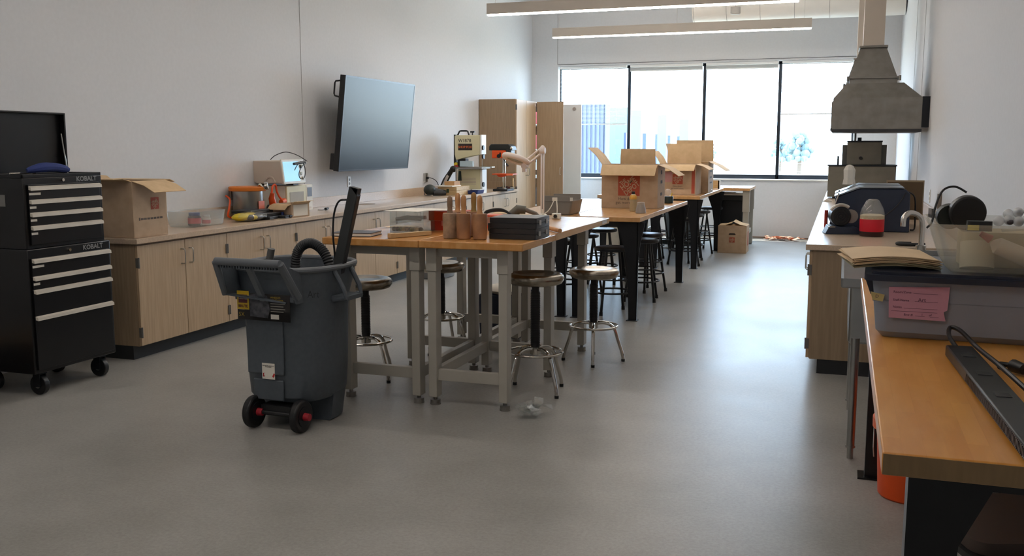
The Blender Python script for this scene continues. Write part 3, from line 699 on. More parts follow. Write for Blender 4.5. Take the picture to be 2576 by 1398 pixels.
# bandsaw (front faces -y)
bs = thing('bandsaw', 'cream benchtop bandsaw marked W1878 on the left counter', 'bandsaw', (-4.90, 12.55, ZT))
S = .215
g = MB().prism([(-S+.03, .53), (-S+.03, .78), (-S+.06, .79), (S-.04, .79), (S-.025, .78), (S-.025, .53), (.08, .51), (-.08, .475), (-S+.05, .45)], -.10, .06, 'y')
g.obj('upper_cover', CREAM, bs, bevel=.006)
MB().box(S-.024, S, -.105, .07, .53, .795).obj('upper_edge_trim', WHITE, bs, bevel=.002)
MB().box(-S+.03, S-.03, -.08, .08, .0, .325).obj('lower_cabinet', CREAM, bs, bevel=.006)
MB().box(S-.028, S, -.085, .09, .0, .325).obj('lower_edge_trim', WHITE, bs, bevel=.002)
MB().prism([(-S, .80), (-S+.022, .79), (-S+.022, .42), (-S+.06, .40), (-S+.05, .34), (-S, .36), (-S-.004, .42)], -.05, .08, 'y').obj('column', BLK, bs)
MB().box(-S+.06, -.04, -.06, .06, .36, .47).obj('blade_guard', BLK, bs, bevel=.004)
MB().box(-.10, .09, -.12, -.09, .365, .44).obj('blade_label', mat('pale_blue_plate', (190, 212, 222), .4), bs)
tbl = MB().box(-.15, .24, -.17, .17, .335, .358).obj('table', STEEL, bs, bevel=.003)
MB().box(.20, .36, -.10, .02, .352, .364).obj('table_extension', mat('pale_metal', (190, 206, 206), .3, .4), tbl)
MB().prism([(-.13, .30), (-.10, .30), (-.09, .17), (-.14, .17)], -.095, -.08, 'y').obj('blade_slot', mat('dark_green', (30, 44, 36), .5), bs)
g = MB().tube([(-.17, -.02, .79), (-.14, -.02, .845), (-.12, -.02, .85), (-.04, -.02, .85), (-.02, -.02, .845), (.0, -.02, .79)], .012, 8).obj('carry_handle', DARKM, bs)
MB().cyl((.05, -.02, .79), (.05, -.02, .83), .008, n=8).box(.02, .08, -.03, -.01, .825, .845).obj('tension_knob', DARKM, bs)
for z in (.62, .50, .12): MB().cyl((S, -.07, z), (S+.022, -.07, z), .032, n=16).obj('door_knob', DARKM, bs)
MB().cyl((.21, -.07, .36), (.21, -.07, .53), .006, n=6).obj('blade', CHROME, bs)
MB().cyl((-S+.04, -.09, .395), (-S+.04, -.07, .395), .025, n=14).obj('stop_switch', YEL, bs)
MB().cyl((-S+.05, -.092, .355), (-S+.05, -.07, .355), .03, n=14).obj('start_switch', mat('red_switch', (176, 34, 34), .4), bs)
text('W1878', .062, mat('letter_dark', (52, 48, 44), .6), bs, (-.035, -.1006, .715), (1, 0, 0), (0, 0, 1), bold=.0006)
pl = MB().box(-.13, .075, -.1035, -.1003, .585, .675).obj('badge', mat('badge_black', (40, 28, 26), .4), bs, bevel=.004)
text('SHOP FOX', .042, mat('badge_orange', (222, 110, 50), .5), pl, (-.027, -.104, .628), (1, 0, 0), (0, 0, 1), bold=.001)
for k in range(5): MB().box(-.14, .12, -.0815, -.0805, .12+k*.02, .128+k*.02).obj('warning_text', mat('faded_print', (188, 172, 160), .6), bs)
# drill press
dp = thing('drill_press', 'orange and black bench drill press beside the bandsaw', 'drill press', (-4.66, 13.28, ZT))
MB().box(-.11, .11, -.16, .14, 0, .03).obj('base', DARKM, dp, bevel=.005)
MB().cyl((-.02, .08, .03), (-.02, .08, .62), .025, n=16).obj('column', CHROME, dp)
MB().prism([(-.19, .64), (-.16, .67), (.10, .67), (.14, .645), (.16, .58), (-.19, .58)], -.10, .13, 'y').obj('pulley_cover', BLK, dp, bevel=.008)
MB().box(-.14, .07, -.12, .08, .47, .58).obj('head', ORNG, dp, bevel=.008)
MB().box(.072, .15, -.12, .08, .45, .60).obj('motor', BLK, dp, bevel=.02)
MB().box(-.02, .0, -.126, -.12, .49, .55).cyl((-.03, -.12, .50), (-.03, -.135, .50), .028, n=14).obj('depth_knob', BLK, dp)
MB().cyl((.03, -.06, .41), (.03, -.06, .47), .022, n=14).cyl((.03, -.06, .37), (.03, -.06, .41), .014, n=12).obj('chuck', CHROME, dp)
MB().cyl((.04, -.12, .46), (.11, -.16, .38), .005, n=8).cyl((.1, -.155, .39), (.125, -.17, .36), .013, n=10).obj('feed_lever', BLK, dp)
MB().ball((.15, -.1, .61), .022).obj('knob', CHROME, dp)
MB().box(-.12, .19, -.17, .06, .235, .25).prism([(-.1, .235), (.08, .235), (.0, .20), (-.06, .20)], -.05, .05, 'y').obj('table', ORNG, dp, bevel=.003)
MB().box(.1, .2, -.172, -.16, .225, .252).obj('table_end', mat('salmon_plastic', (240, 120, 80), .5), dp)
br = MB().tub(-.085, .085, -.13, .13, 0, .05, .02, .003, .008, .008)
tag(br.obj('blue_tray', BLUEP), 'small blue plastic tray on the left counter before the bandsaw', 'tray').location = (-4.74, 12.32, ZT)
tag(MB().box(-.08, .08, -.10, .10, 0, .006).obj('tray_card', MELA), 'white card lying across the blue tray', 'card').location = (-4.72, 12.36, ZT+.052)
tag(MB().box(-.02, .02, -.04, .04, 0, .03).ball((0, 0, .035), .02).obj('router_motor', BLK), 'small black tool bit resting in the blue tray', 'tool').location = (-4.78, 12.29, ZT+.012)
def smalltool(lab, loc, m1, m2, L, rz):
    r = thing('hand_tool', lab, 'tool', loc, rz, 'small hand tools before the tall cupboard')
    MB().tube([(0, 0, .02), (L*.5, 0, .022), (L*.6, 0, .02)], [.018, .02, .012], 10).obj('grip', m1, r)
    MB().cyl((L*.6, 0, .02), (L, 0, .02), .012, .02, n=10).obj('tool_head', m2, r)
smalltool('black hand tool on the far left counter nearest the drill press', (-4.86, 13.55, ZT), BLK, DARKM, .16, .3)
smalltool('red-gripped hand tool on the far left counter', (-4.80, 13.68, ZT), mat('maroon', (92, 30, 34), .5), CHROME, .17, .1)
smalltool('long black hand tool at the worktop end by the tall cupboard', (-4.88, 13.82, ZT), BLK, BLK, .17, .2)
tag(MB().box(-.46, .09, 0, .02, 0, .11).obj('back_board', LAMD), 'thin wood board standing against the tall cupboard side', 'board').location = (-4.80, 13.925, ZT)
tag(MB().box(0, .02, -.02, 0, 0, .16).obj('wood_stick', WOODP), 'thin pale wood stick upright against the tall cupboard', 'stick').location = (-4.74, 13.92, ZT)
# box by the kick
tag(MB().tub(-.12, .12, -.2, .2, 0, .10, .02, .004, .01, .01).obj('grey_crate', mat('grey_crate', (120, 122, 126), .5)), 'low grey crate on the floor against the left cabinets', 'crate').location = (-4.42, 10.3, 0)
tag(MB().ball((0, 0, .05), (.07, .14, .05), 12, 7).obj('white_bag', PAPER), 'white bag crumpled in the low grey crate', 'bag').location = (-4.42, 10.3, .03)

# ------------------------------------------------------------------ centre workbenches (taupe legs)
def grey_bench(lab, x0, x1, lx0, lx1, ylegs, yfront, yseam, yend, topmats, slotside):
    r = thing('workbench', lab, 'workbench', ((x0+x1)/2, (yfront+yend)/2, 0), 0, 'taupe-legged butcher block benches')
    ox, oy = (x0+x1)/2, (yfront+yend)/2
    def L(x): return x-ox
    def Ly(y): return y-oy
    MB().box(L(x0), L(x1), Ly(yfront), Ly(yseam)-.0008, .942, .985).obj('tabletop', topmats[0], r, bevel=.006)
    MB().box(L(x0), L(x1), Ly(yseam)+.0008, Ly(yend), .942, .985).obj('tabletop', topmats[1], r, bevel=.004)
    for (lx, row) in [(a, b) for b in ylegs for a in (lx0, lx1)]:
        ly = row
        lg = MB().box(L(lx)-.033, L(lx)+.033, Ly(ly)-.045, Ly(ly)+.045, .80, .94).box(L(lx)-.026, L(lx)+.026, Ly(ly)-.039, Ly(ly)+.039, .05, .80).obj('leg', LEGM, r, bevel=.003)
        MB().cyl((L(lx), Ly(ly), 0), (L(lx), Ly(ly), .008), .032, n=20).cyl((L(lx), Ly(ly), .008), (L(lx), Ly(ly), .03), .03, n=20).cyl((L(lx), Ly(ly), .03), (L(lx), Ly(ly), .052), .012, n=12).obj('foot', STEEL, lg)
    for row in ylegs:
        MB().box(L(lx0)+.026, L(lx1)-.026, Ly(row)-.02, Ly(row)+.02, .15, .215).obj('stretcher', LEGM, r, bevel=.002)
        MB().box(L(lx0)+.03, L(lx1)-.03, Ly(row)-.02, Ly(row)+.02, .885, .94).obj('apron', LEGM, r, bevel=.002)
    sx = lx0 if slotside < 0 else lx1
    for a, b in zip(ylegs[:-1], ylegs[1:]):
        MB().box(L(sx)-.018, L(sx)+.018, Ly(a)+.04, Ly(b)-.04, .15, .215).obj('stretcher', LEGM, r, bevel=.002)
    return r
rb = grey_bench('right-hand butcher block workbench on taupe legs, under the mallets and black cases', -2.282, -1.655, -2.238, -1.80, (5.15, 6.03, 6.89), 5.03, 5.68, 7.12, (BUT1, BUT2), -1)
lb = grey_bench('left-hand butcher block workbench on taupe legs, beside the grey wheeled bin', -2.907, -2.285, -2.80, -2.345, (5.15, 6.06, 6.98), 5.03, 5.68, 7.12, (BUT1, BUT2), 1)
MB().box(.3137, .3145, .82, .96, .952, .977).obj('maker_plate', ALU, rb)
TT = .986
# notebook
nb = thing('notebook', 'thick grey-covered notebook lying on the left workbench corner', 'notebook', (-2.765, 5.20, TT), .12)
MB().box(-.12, .12, -.085, .10, .004, .018).obj('pages', PAPER, nb)
MB().box(-.123, .123, -.088, .103, .018, .022).box(-.123, .123, -.088, .103, 0, .004).obj('cover', mat('grey_cover', (84, 84, 90), .5), nb)
tag(MB().sheet([(-.09, -.06, .001), (.1, -.03, .001), (.09, .1, .001), (-.08, .07, .001)], .001).obj('loose_paper', MAN), 'loose tan paper flat on the left workbench behind the notebook', 'paper').location = (-2.78, 5.85, TT)
# acrylic drawers
ad = thing('acrylic_organizer', 'clear acrylic two-tier box of small parts with paper on top', 'organizer', (-2.55, 5.58, TT), .10)
MB().box(-.12, .10, -.14, .14, 0, .003).box(-.12, -.117, -.14, .14, 0, .13).box(.097, .10, -.14, .14, 0, .13).box(-.12, .1, -.14, -.137, 0, .13).box(-.12, .1, .137, .14, 0, .13).obj('case', ACRY, ad)
MB().box(-.115, .095, -.135, .135, .062, .066).obj('shelf', ACRY, ad)
rn = random.Random(5)
for k in range(9):
    x, y = -.10+.022*k, -.10+.03*rn.random(); c_ = [BLK, DARKM, mat('olive_part', (92, 96, 60), .5), mat('tan_part', (170, 146, 108), .6)][k % 4]
    tag(MB().ball((0, 0, .016), (.016, .02, .015), 10, 7).obj('small_part', c_), '%s rounded part inside the lower tier of the acrylic box' % ['black', 'grey', 'olive', 'tan'][k % 4], 'part', 'parts in the acrylic box').location = (-2.55+x, 5.56+y, TT+.004)
tag(MB().tube([(-.09, -.06, .01), (-.02, -.03, .02), (.08, -.05, .01)], [.01, .016, .008], 8).tube([(-.08, .04, .012), (.08, .02, .02)], .012, 8).obj('tool_bundle', mat('grey_tool', (120, 112, 100), .5)), 'grey tools on the upper tier of the acrylic box', 'tools').location = (-2.56, 5.56, TT+.068)
tag(MB().sheet([(-.165, -.14, .0), (.08, -.15, .0), (.115, -.10, .004), (.30, .0, .004), (.28, .15, .0), (-.12, .16, .0)], .0015).obj('cover_sheet', PAPER), 'white paper sheet covering the acrylic box', 'paper').location = (-2.55, 5.60, TT+.132)
tag(MB().box(-.13, .14, -.014, .014, 0, .026).box(-.165, -.128, -.018, .018, 0, .028).obj('wood_ruler_bar', WOODP, bevel=.003), 'pale wooden bar across the front seam of the benches', 'bar').location = (-2.42, 5.24, TT)
bpy.data.objects['wood_ruler_bar'].rotation_euler = (0, 0, math.radians(62))
oc = thing('orange_case', 'bright orange plastic tool case behind the mallets', 'case', (-2.40, 5.76, TT), .1)
MB().rrect(-.10, .12, -.07, .09, 0, .06, .012).obj('base', mat('red_orange2', (216, 60, 30), .4), oc)
MB().rrect(-.11, .13, -.08, .10, .062, .122, .012).obj('lid', ORNG, oc)
MB().box(-.02, .04, -.086, -.078, .03, .06).obj('latch', mat('pink_latch', (236, 130, 110), .4), oc)
oc2 = thing('orange_case', 'smaller orange case with grey label behind the dark mallet', 'case', (-2.16, 6.0, TT), -.1)
MB().rrect(-.08, .09, -.07, .07, 0, .05, .01).obj('base', ORNG, oc2); MB().rrect(-.08, .09, -.07, .07, .052, .085, .01).obj('lid', ORNG, oc2)
MB().box(-.03, .0, -.074, -.07, .02, .075).obj('label', mat('label_grey', (176, 140, 120), .6), oc2)
# mallets
def mallet(lab, x, y, rz, mh, mt, hs=1.0):
    r = thing('carving_mallet', lab, 'mallet', (x, y, TT), rz, 'round wooden carving mallets')
    MB().lathe([(.036, 0), (.0395, .004), (.043, .08), (.0435, .138), (.041, .147), (.0, .148)], 28).obj('mallet_head', mh, r)
    MB().lathe([(.021, .146), (.016, .158), (.0145, .175), (.0165, .20*hs), (.0165, .225*hs), (.015, .243*hs), (.008, .252*hs), (0.001, .254*hs)], 20).obj('handle', mt, r)
    return r
MW2 = mat('mallet_wood', (184, 134, 92), .6, c2=(146, 104, 74), scale=10)
mallet('dark worn round mallet with a paint spot, leftmost of the front three', -2.160, 5.21, 0, mat('stained_wood', (134, 110, 88), .7, c2=(176, 146, 118), scale=20), WOODD, .97)
mallet('round wooden mallet in the middle of the front three', -2.068, 5.195, .5, MW2, WOODT)
mallet('round wooden mallet at the right of the front three beside the black cases', -1.972, 5.205, 1, MW2, WOODT)
mallet('round wooden mallet at the left of the back pair', -2.165, 5.345, 1.4, MW2, WOODT, 1.02)
mallet('greenish-handled round mallet at the right of the back pair', -2.075, 5.375, 2, MW2, mat('green_wood', (146, 128, 62), .55, c2=(164, 120, 62), scale=6), 1.03)
for i, (z, lab) in enumerate([(0, 'black hard case at the bottom of the stack of two'), (.063, 'black hard case on top of the stack of two')]):
    r = thing('hard_case', lab, 'case', (-1.795+.002*i, 5.40, TT+z), .02*i, 'black hard cases')
    MB().rrect(-.142, .142, -.14, .14, 0, .029, .006).obj('base', mat('case_black', (38, 38, 40), .42), r)
    MB().rrect(-.142, .142, -.14, .14, .031, .061, .006).obj('lid', MATS['case_black'], r)
    for y in (-.07, .07): MB().box(.142, .146, y-.02, y+.02, .018, .045).obj('latch', mat('silver_latch', (150, 148, 146), .3, .7), r)
# cables and tools behind
wr = MB()
for k in range(5): wr.tube(smoothpath([(-.14+.01*k, -.04, .02+.006*k), (-.10, .0, .07+.004*k), (.0, .03, .085+.004*k), (.1, .0, .06), (.16, -.02, .03), (.1, -.06, .01+.005*k), (-.05, -.08, .012), (-.13, -.05, .02)]), .005, 6)
tag(wr.obj('cable_coil', mat('braided_black', (40, 42, 44), .6)), 'coil of braided black cable behind the mallets', 'cable').location = (-2.24, 6.30, TT)
rt = thing('power_tool', 'dark handheld power tool with bent neck behind the black cases', 'tool', (-2.12, 6.35, TT), .2)
MB().box(-.13, -.04, -.05, .05, 0, .065).obj('battery', BLK, rt, bevel=.008)
MB().tube([(-.06, 0, .05), (-.0, 0, .10), (.05, .0, .095)], [.03, .034, .028], 12).obj('body', mat('grey_olive', (94, 90, 78), .5), rt)
MB().tube([(.04, 0, .10), (.12, 0, .07), (.17, 0, .02)], [.016, .014, .012], 10).obj('neck', mat('grey_brown', (110, 100, 88), .5), rt)
tag(MB().tub(-.12, .12, -.07, .07, 0, .05, .01, .003).obj('parts_tray', DARKM), 'dark parts tray behind the rightmost mallets', 'tray').location = (-2.0, 5.80, TT)
# hammer
hm = thing('wooden_hammer', 'wooden joiner mallet lying behind the black cases with handle pointing at the bench edge', 'mallet', (-1.93, 6.20, TT), 0)
MB().prism([(-.055, 0), (.055, 0), (.04, .055), (-.06, .055)], -.05, .03, 'y', Matrix.Rotation(.1, 4, 'Z')).obj('mallet_head', WOODP, hm, bevel=.003)
MB().cyl((-.03, -.05, .022), (.285, -.46, .014), .0135, n=14).obj('handle', WOODT, hm)
# magnifier lamp
ml = thing('magnifier_lamp', 'white articulated magnifying lamp with round ring head on the workbench', 'lamp', (-2.14, 6.98, TT))
MB().lathe([(.035, 0), (.035, .02), (.02, .03)], 24).cyl((0, 0, .03), (0, 0, .06), .014).obj('base', OFFW, ml)
LW = mat('lamp_white', (240, 226, 216), .4, var=.01)
MB().box(-.013, -.005, -.01, .01, .04, .50).box(.005, .013, -.01, .01, .04, .50).obj('lower_arm', LW, ml, bevel=.002)
MB().cyl((-.02, 0, .50), (.02, 0, .50), .024, n=16).ball((0, 0, .51), (.02, .024, .03)).obj('elbow', LW, ml)
for dz in (-.02, .02): MB().cyl((-.01, -.0, .50+dz), (-.13, -.03, .40+dz), .008, n=8).obj('upper_arm', LW, ml)
MB().cyl((-.13, -.055, .385), (-.13, -.0, .385), .022, n=16).box(-.145, -.12, -.05, -.01, .34, .38).obj('head_joint', LW, ml)
Mh = TRS((-.20, -.03, .435), ry=math.radians(14), rx=math.radians(-17))
hd = MB().tube([Mh @ Vector((.092*math.cos(t), .092*math.sin(t), 0)) for t in [2*PI*i/40 for i in range(40)]], .020, 12, closed=True).obj('ring_head', LW, ml)
MB().lathe([(.078, -.006), (.078, .006), (.04, .010), (.001, .011)], 32, M=Mh).obj('lens', mat('lens_glass', (150, 150, 116), .08, spec=.8), hd)
MB().lathe([(.09, .012), (.08, .02), (.02, .022)], 32, M=Mh).obj('lens_cover', LW, hd)
pt = MB()
rn = random.Random(11)
for k in range(6):
    x, y, z = rn.uniform(-.05, .05), rn.uniform(-.07, .07), .002+k*.004; a = rn.uniform(-.5, .5)
    pt.sheet([Vector((x, y, z))+Matrix.Rotation(a, 3, 'Z') @ Vector(p) for p in [(-.1, -.09, 0), (.1, -.09, .01), (.11, .09, .004), (-.1, .08, .012)]], .0012)
tag(pt.obj('paper_patterns', MAN, smooth=False), 'loose pile of cut tan paper patterns behind the lamp base', 'papers').location = (-2.40, 6.98, TT)
mb = thing('switch_box', 'small white box with a black round knob beside the lamp', 'box', (-2.0, 6.88, TT))
MB().box(-.03, .03, -.025, .025, 0, .04).obj('case', OFFW, mb, bevel=.003)
MB().cyl((0, -.025, .02), (0, -.037, .02), .013, n=16).obj('knob', BLK, mb)
tag(MB().tube(smoothpath([(-.12, 0, .008), (-.05, -.05, .006), (.03, -.04, .006), (.08, -.01, .02), (.07, .04, .10), (.05, .06, .14), (.01, .0, .05), (-.08, -.07, .006), (-.16, -.04, .01)]), .004, 6).box(.03, .065, .05, .07, .125, .15).obj('lamp_cord', OFFW), 'white cord looped up by the magnifying lamp', 'cord').location = (-2.09, 6.92, TT)
# ------------------------------------------------------------------ black-legged benches
def black_leg(parent, x, y, sgn, H, w=.30, fl=.10):
    """tapered bent-steel leg: gusset at the top, plate foot; sgn points to the outside"""
    g = MB().prism([(x-.035, 0.006), (x+.035, .006), (x+.045, H*.6), (x+.06, H*.78), (x+fl, H), (x-w*.55, H), (x-.075, H*.72), (x-.045, H*.5)] if sgn > 0 else
                   [(x-.035, .006), (x+.035, .006), (x+.045, H*.5), (x+.075, H*.72), (x+w*.55, H), (x-.05, H), (x-.06, H*.78), (x-.045, H*.6)], y-.003, y+.003, 'y')
    g.box(x+(.03 if sgn > 0 else -.036), x+(.036 if sgn > 0 else -.03), y-.003, y+.045, .006, H)
    o = g.obj('leg', BLKM, parent)
    MB().box(x-.05, x+.05, y-.03, y+.05, 0, .006).obj('foot_plate', BLKM, o)
def black_bench(lab, x0, x1, y0, y1, H, tm, lx0, lx1, ly0, ly1, th=.042):
    r = thing('workbench', lab, 'workbench', ((x0+x1)/2, (y0+y1)/2, 0), 0, 'black-legged butcher block benches')
    ox, oy = (x0+x1)/2, (y0+y1)/2
    MB().box(x0-ox, x1-ox, y0-oy, y1-oy, H-th, H).obj('tabletop', tm, r, bevel=.004)
    for y in (ly0, ly1):
        for x, s in ((lx0, -1), (lx1, 1)): black_leg(r, x-ox, y-oy, s, H-th, fl=.045 if tm is BUT5 else .10)
        MB().box(lx0-ox, lx1-ox, y-oy, y-oy+.04, H-th-.05, H-th-.001).obj('cross_rail', BLKM, r)
    return r
BUT4 = butcher('butcher_block_far', (206, 158, 104), (194, 144, 90), (214, 170, 118))
BUT5 = mat('dull_maple_top', (196, 168, 136), .35, c2=(184, 154, 120), scale=7, stretch=(6, 1, 1))
black_bench('butcher block workbench on black legs, under the large logo box', -2.28, -1.635, 8.19, 10.86, .912, BUT4, -2.21, -1.70, 8.25, 10.78)
black_bench('duller butcher block workbench on black legs, left of the large logo box', -2.93, -2.285, 8.15, 11.0, .912, BUT5, -2.86, -2.352, 8.25, 10.85)
black_bench('butcher block workbench on black legs, under the farther cardboard boxes', -2.30, -1.655, 12.0, 14.45, .907, BUT4, -2.22, -1.72, 12.05, 14.3)
black_bench('far butcher block workbench on black legs, mostly hidden left behind the logo box', -2.95, -2.305, 12.0, 14.45, .907, BUT5, -2.88, -2.37, 12.05, 14.3)
# window-side adjustable bench
wt = thing('workbench', 'pale-topped workbench on taupe telescopic legs standing before the window wall', 'workbench', (-2.1, 15.1, 0))
MB().box(-.85, .81, -.50, .45, .865, .905).obj('tabletop', BUT4, wt, bevel=.003)
for x in (-.75, .755):
    for y in (-.42, .35):
        lg = MB().box(x-.05, x+.05, y-.035, y+.035, .55, .865).box(x-.04, x+.04, y-.028, y+.028, 0.02, .55).obj('leg', LEGM, wt, bevel=.003)
        MB().cyl((x, y, 0), (x, y, .02), .035, n=14).obj('foot', STEEL, lg)
for x in (-.75, .755): MB().box(x-.02, x+.02, -.38, .32, .2, .26).obj('stretcher', LEGM, wt)

# things on black benches
bk = thing('storage_basket', 'grey plastic basket of papers on the dull bench behind the lamp', 'basket', (-2.40, 8.42, .913))
MB().tub(-.13, .13, -.17, .17, 0, .125, .02, .003, .02, .015).obj('body', mat('grey_taupe_plastic', (142, 134, 126), .5), bk)
g = MB().box(-.13, .13, -.19, -.186, .12, .17).box(-.13, .13, .183, .187, .12, .17); g.obj('raised_side', MATS['grey_taupe_plastic'], bk, bevel=.001)
for k in range(1): tag(MB().box(-.1, .1, 0, .002, 0, .13).obj('file_sheet', PAPER), 'white sheet standing in the grey basket', 'paper', 'sheets in the basket').location = (-2.39+.01*k, 8.40+.02*k, .93)
sp = thing('spray_bottle', 'tall clear bottle with orange contents and black cap before the logo box', 'bottle', (-1.86, 8.98, .913))
MB().lathe([(.03, 0), (.033, .005), (.033, .11), (.034, .135), (.022, .155), (.014, .16)], 24).obj('body', mat('cloudy_plastic', (186, 172, 140), .3), sp)
MB().lathe([(.0345, .11), (.0352, .135), (.024, .152)], 24).obj('orange_band', mat('amber', (224, 168, 70), .4), sp)
MB().lathe([(.015, .158), (.015, .182), (.012, .184)], 20).obj('cap', BLK, sp)
jr = thing('steel_jar', 'small grey jar with a wide shoulder and lid beside the tall bottle', 'jar', (-1.735, 8.72, .913))
MB().lathe([(.045, 0), (.048, .005), (.044, .04), (.032, .078)], 24).obj('body', mat('grey_translucent', (160, 152, 144), .35), jr)
MB().lathe([(.034, .078), (.034, .098), (.032, .1)], 24).obj('lid', mat('lid_grey', (180, 172, 162), .4), jr)
jr = thing('glass_jar', 'dark green jar of brushes at the far corner of the logo-box bench', 'jar', (-1.76, 10.35, .913))
MB().lathe([(.045, 0), (.05, .005), (.05, .065), (.044, .075)], 24).obj('body', mat('green_glass', (30, 44, 42), .2), jr)
MB().ball((-.01, 0, .11), (.036, .036, .045)).obj('bag_bundle', BAGCL, jr)
MB().cyl((.02, .01, .06), (.035, .01, .11), .005, n=6).obj('brush', YEL, jr)
tray = thing('wood_tray', 'upright pale wooden tray at the far end of the far bench', 'tray', (-1.86, 14.2, .908))
MB().box(-.17, .17, 0, .02, 0, .12).box(-.17, -.155, 0, .16, 0, .12).box(.155, .17, 0, .16, 0, .12).obj('frame', WOODP, tray)
tag(MB().ball((0, 0, .05), (.10, .12, .05), 14, 8).ball((.03, -.03, .07), (.05, .05, .04)).obj('cloth_bag', mat('pale_cloth', (222, 196, 170), .8)), 'crumpled pale bag beside the wooden tray on the far bench', 'bag').location = (-1.95, 13.98, .908)
tag(MB().ball((0, 0, .02), (.03, .03, .02)).obj('bolt_pile', CHROME), 'small shiny fitting at the right edge of the far bench', 'fitting').location = (-1.69, 13.2, .908)

# ------------------------------------------------------------------ stools
def black_stool(lab, x, y, rz):
    r = thing('black_stool', lab, 'stool', (x, y, 0), rz, 'round black backless stools')
    MB().lathe([(.0, .575), (.15, .575), (.168, .58), (.172, .594), (.168, .606), (.15, .612), (.0, .609)], 36).obj('seat', mat('black_seat', (22, 24, 30), .38, var=.04), r)
    for k in range(4):
        a = PI/4+k*PI/2; p0 = (.115*math.cos(a), .115*math.sin(a), .578); p1 = (.205*math.cos(a), .205*math.sin(a), .02)
        lg = MB().tube([p0, p1], .0125, 10).obj('leg', BLKM, r)
        MB().tube([(.2055*math.cos(a), .2055*math.sin(a), .035), (.208*math.cos(a), .208*math.sin(a), 0)], [.0155, .017], 12).obj('rubber_foot', BLK, lg)
    MB().tube(arc((0, 0, .20), .178, 0, 2*PI, 36, 'xy')[:-1], .009, 8, closed=True).obj('foot_ring', BLKM, r)
    MB().tube(arc((0, 0, .32), .156, 0, 2*PI, 36, 'xy')[:-1], .007, 8, closed=True).obj('upper_ring', BLKM, r)
    return r
st0 = black_stool('black round stool nearest the camera at the near end of the logo-box bench', -1.96, 8.60, .5)
for x, y, rz, lab in [(-1.86, 9.42, .1, 'black round stool second along the right side of the logo-box bench'),
                      (-1.93, 10.05, .9, 'black round stool third along the right side of the logo-box bench'),
                      (-2.55, 9.05, .3, 'black round stool under the dull bench, seen between the taupe legs'),
                      (-2.55, 9.75, 1.1, 'black round stool behind the one under the dull bench'),
                      (-2.52, 10.48, .2, 'black round stool at the far end of the dull bench by the white bin'),
                      (-1.90, 12.38, .6, 'black round stool nearest under the far bench'),
                      (-1.92, 13.10, .2, 'black round stool second under the far bench'),
                      (-1.93, 13.85, .9, 'black round stool third under the far bench beside the floor carton'),
                      (-1.86, 14.75, .4, 'black round stool farthest away before the black cabinet'),
                      (-2.42, 12.9, .0, 'black round stool under the hidden far bench, its legs showing behind the jar'),
                      (-2.5, 13.7, .7, 'black round stool farthest under the hidden far bench')]:
    dup(st0, (x, y, 0), rz, lab)
def chrome_stool(lab, x, y, h, rz):
    r = thing('chrome_stool', lab, 'stool', (x, y, 0), rz, 'chrome swivel stools with steel seats')
    MB().lathe([(.05, h-.072), (.14, h-.07), (.162, h-.062), (.176, h-.042), (.178, h-.026), (.170, h-.010), (.155, h-.002), (.13, h-.001), (.10, h-.010), (.05, h-.014), (.001, h-.015)], 48).obj('seat', SEATM, r)
    pr = [(.012, .27), (.028, .275), (.028, .30)]
    z = .30
    while z < h-.12: pr += [(.0305, z), (.0305, z+.005), (.028, z+.006), (.028, z+.010)]; z += .011
    pr += [(.024, z+.005), (.024, h-.085), (.035, h-.075)]
    MB().lathe(pr, 20).obj('screw_post', BLK, r)
    MB().lathe([(.02, .235), (.032, .24), (.032, .285), (.02, .29)], 20).obj('hub', CHROME, r)
    for k in range(4):
        a = k*PI/2+PI/4; c, s_ = math.cos(a), math.sin(a)
        P = [(.02*c, .02*s_, .272), (.07*c, .07*s_, .277), (.12*c, .12*s_, .262), (.152*c, .152*s_, .225), (.175*c, .175*s_, .15), (.205*c, .205*s_, .06), (.213*c, .213*s_, .015)]
        lg = MB().tube(smoothpath(P, 4), .0115, 10).obj('leg', CHROME, r)
        MB().cyl((.2125*c, .2125*s_, 0), (.2125*c, .2125*s_, .018), .0135, n=12).obj('rubber_foot', BLK, lg)
    MB().tube(arc((0, 0, .255), .168, 0, 2*PI, 48, 'xy')[:-1], .0085, 10, closed=True).obj('foot_ring', CHROME, r)
    return r
chrome_stool('chrome stool with steel seat, nearest on the right of the benches', -1.765, 5.62, .748, .18)
chrome_stool('chrome stool with steel seat, second on the right beside the black-legged bench', -1.635, 6.585, .668, -.55)
chrome_stool('chrome stool at the left of the benches, partly behind the front leg and bin', -2.925, 5.60, .670, .4)
chrome_stool('chrome stool seen under the left bench between its legs', -2.80, 6.57, .668, .75)
# things under the benches
nc = thing('tool_crate', 'dark navy crate with a white cloth on top under the benches', 'crate', (-2.55, 7.35, 0))
MB().tub(-.17, .17, -.2, .2, 0, .34, .02, .006, .01, .01).obj('body', mat('navy_plastic', (24, 34, 60), .45), nc)
MB().ball((0, 0, .37), (.17, .19, .045), 16, 8).obj('white_cloth', PAPER, nc)
wbn = thing('waste_bin', 'tall white waste bin behind the black stools near the back wall', 'bin', (-3.12, 13.62, 0))
MB().tub(-.135, .135, -.1, .1, 0, .58, .03, .004, .015, .015, .01).obj('body', mat('bin_white', (206, 202, 190), .5), wbn)
gb = thing('utility_bin', 'grey rolling utility bin behind the far bench stools', 'bin', (-2.42, 15.35, 0))
MB().tub(-.2, .2, -.2, .2, .09, .66, .04, .006, .02, .02, .012).obj('body', mat('bin_grey', (112, 122, 130), .5), gb)
for x in (-.16, .16):
    for y in (-.16, .16): caster(gb, x, y, .04)
bc = thing('rolling_cabinet', 'black rolling cabinet with a pale top before the window wall', 'cabinet', (-1.62, 15.0, 0))
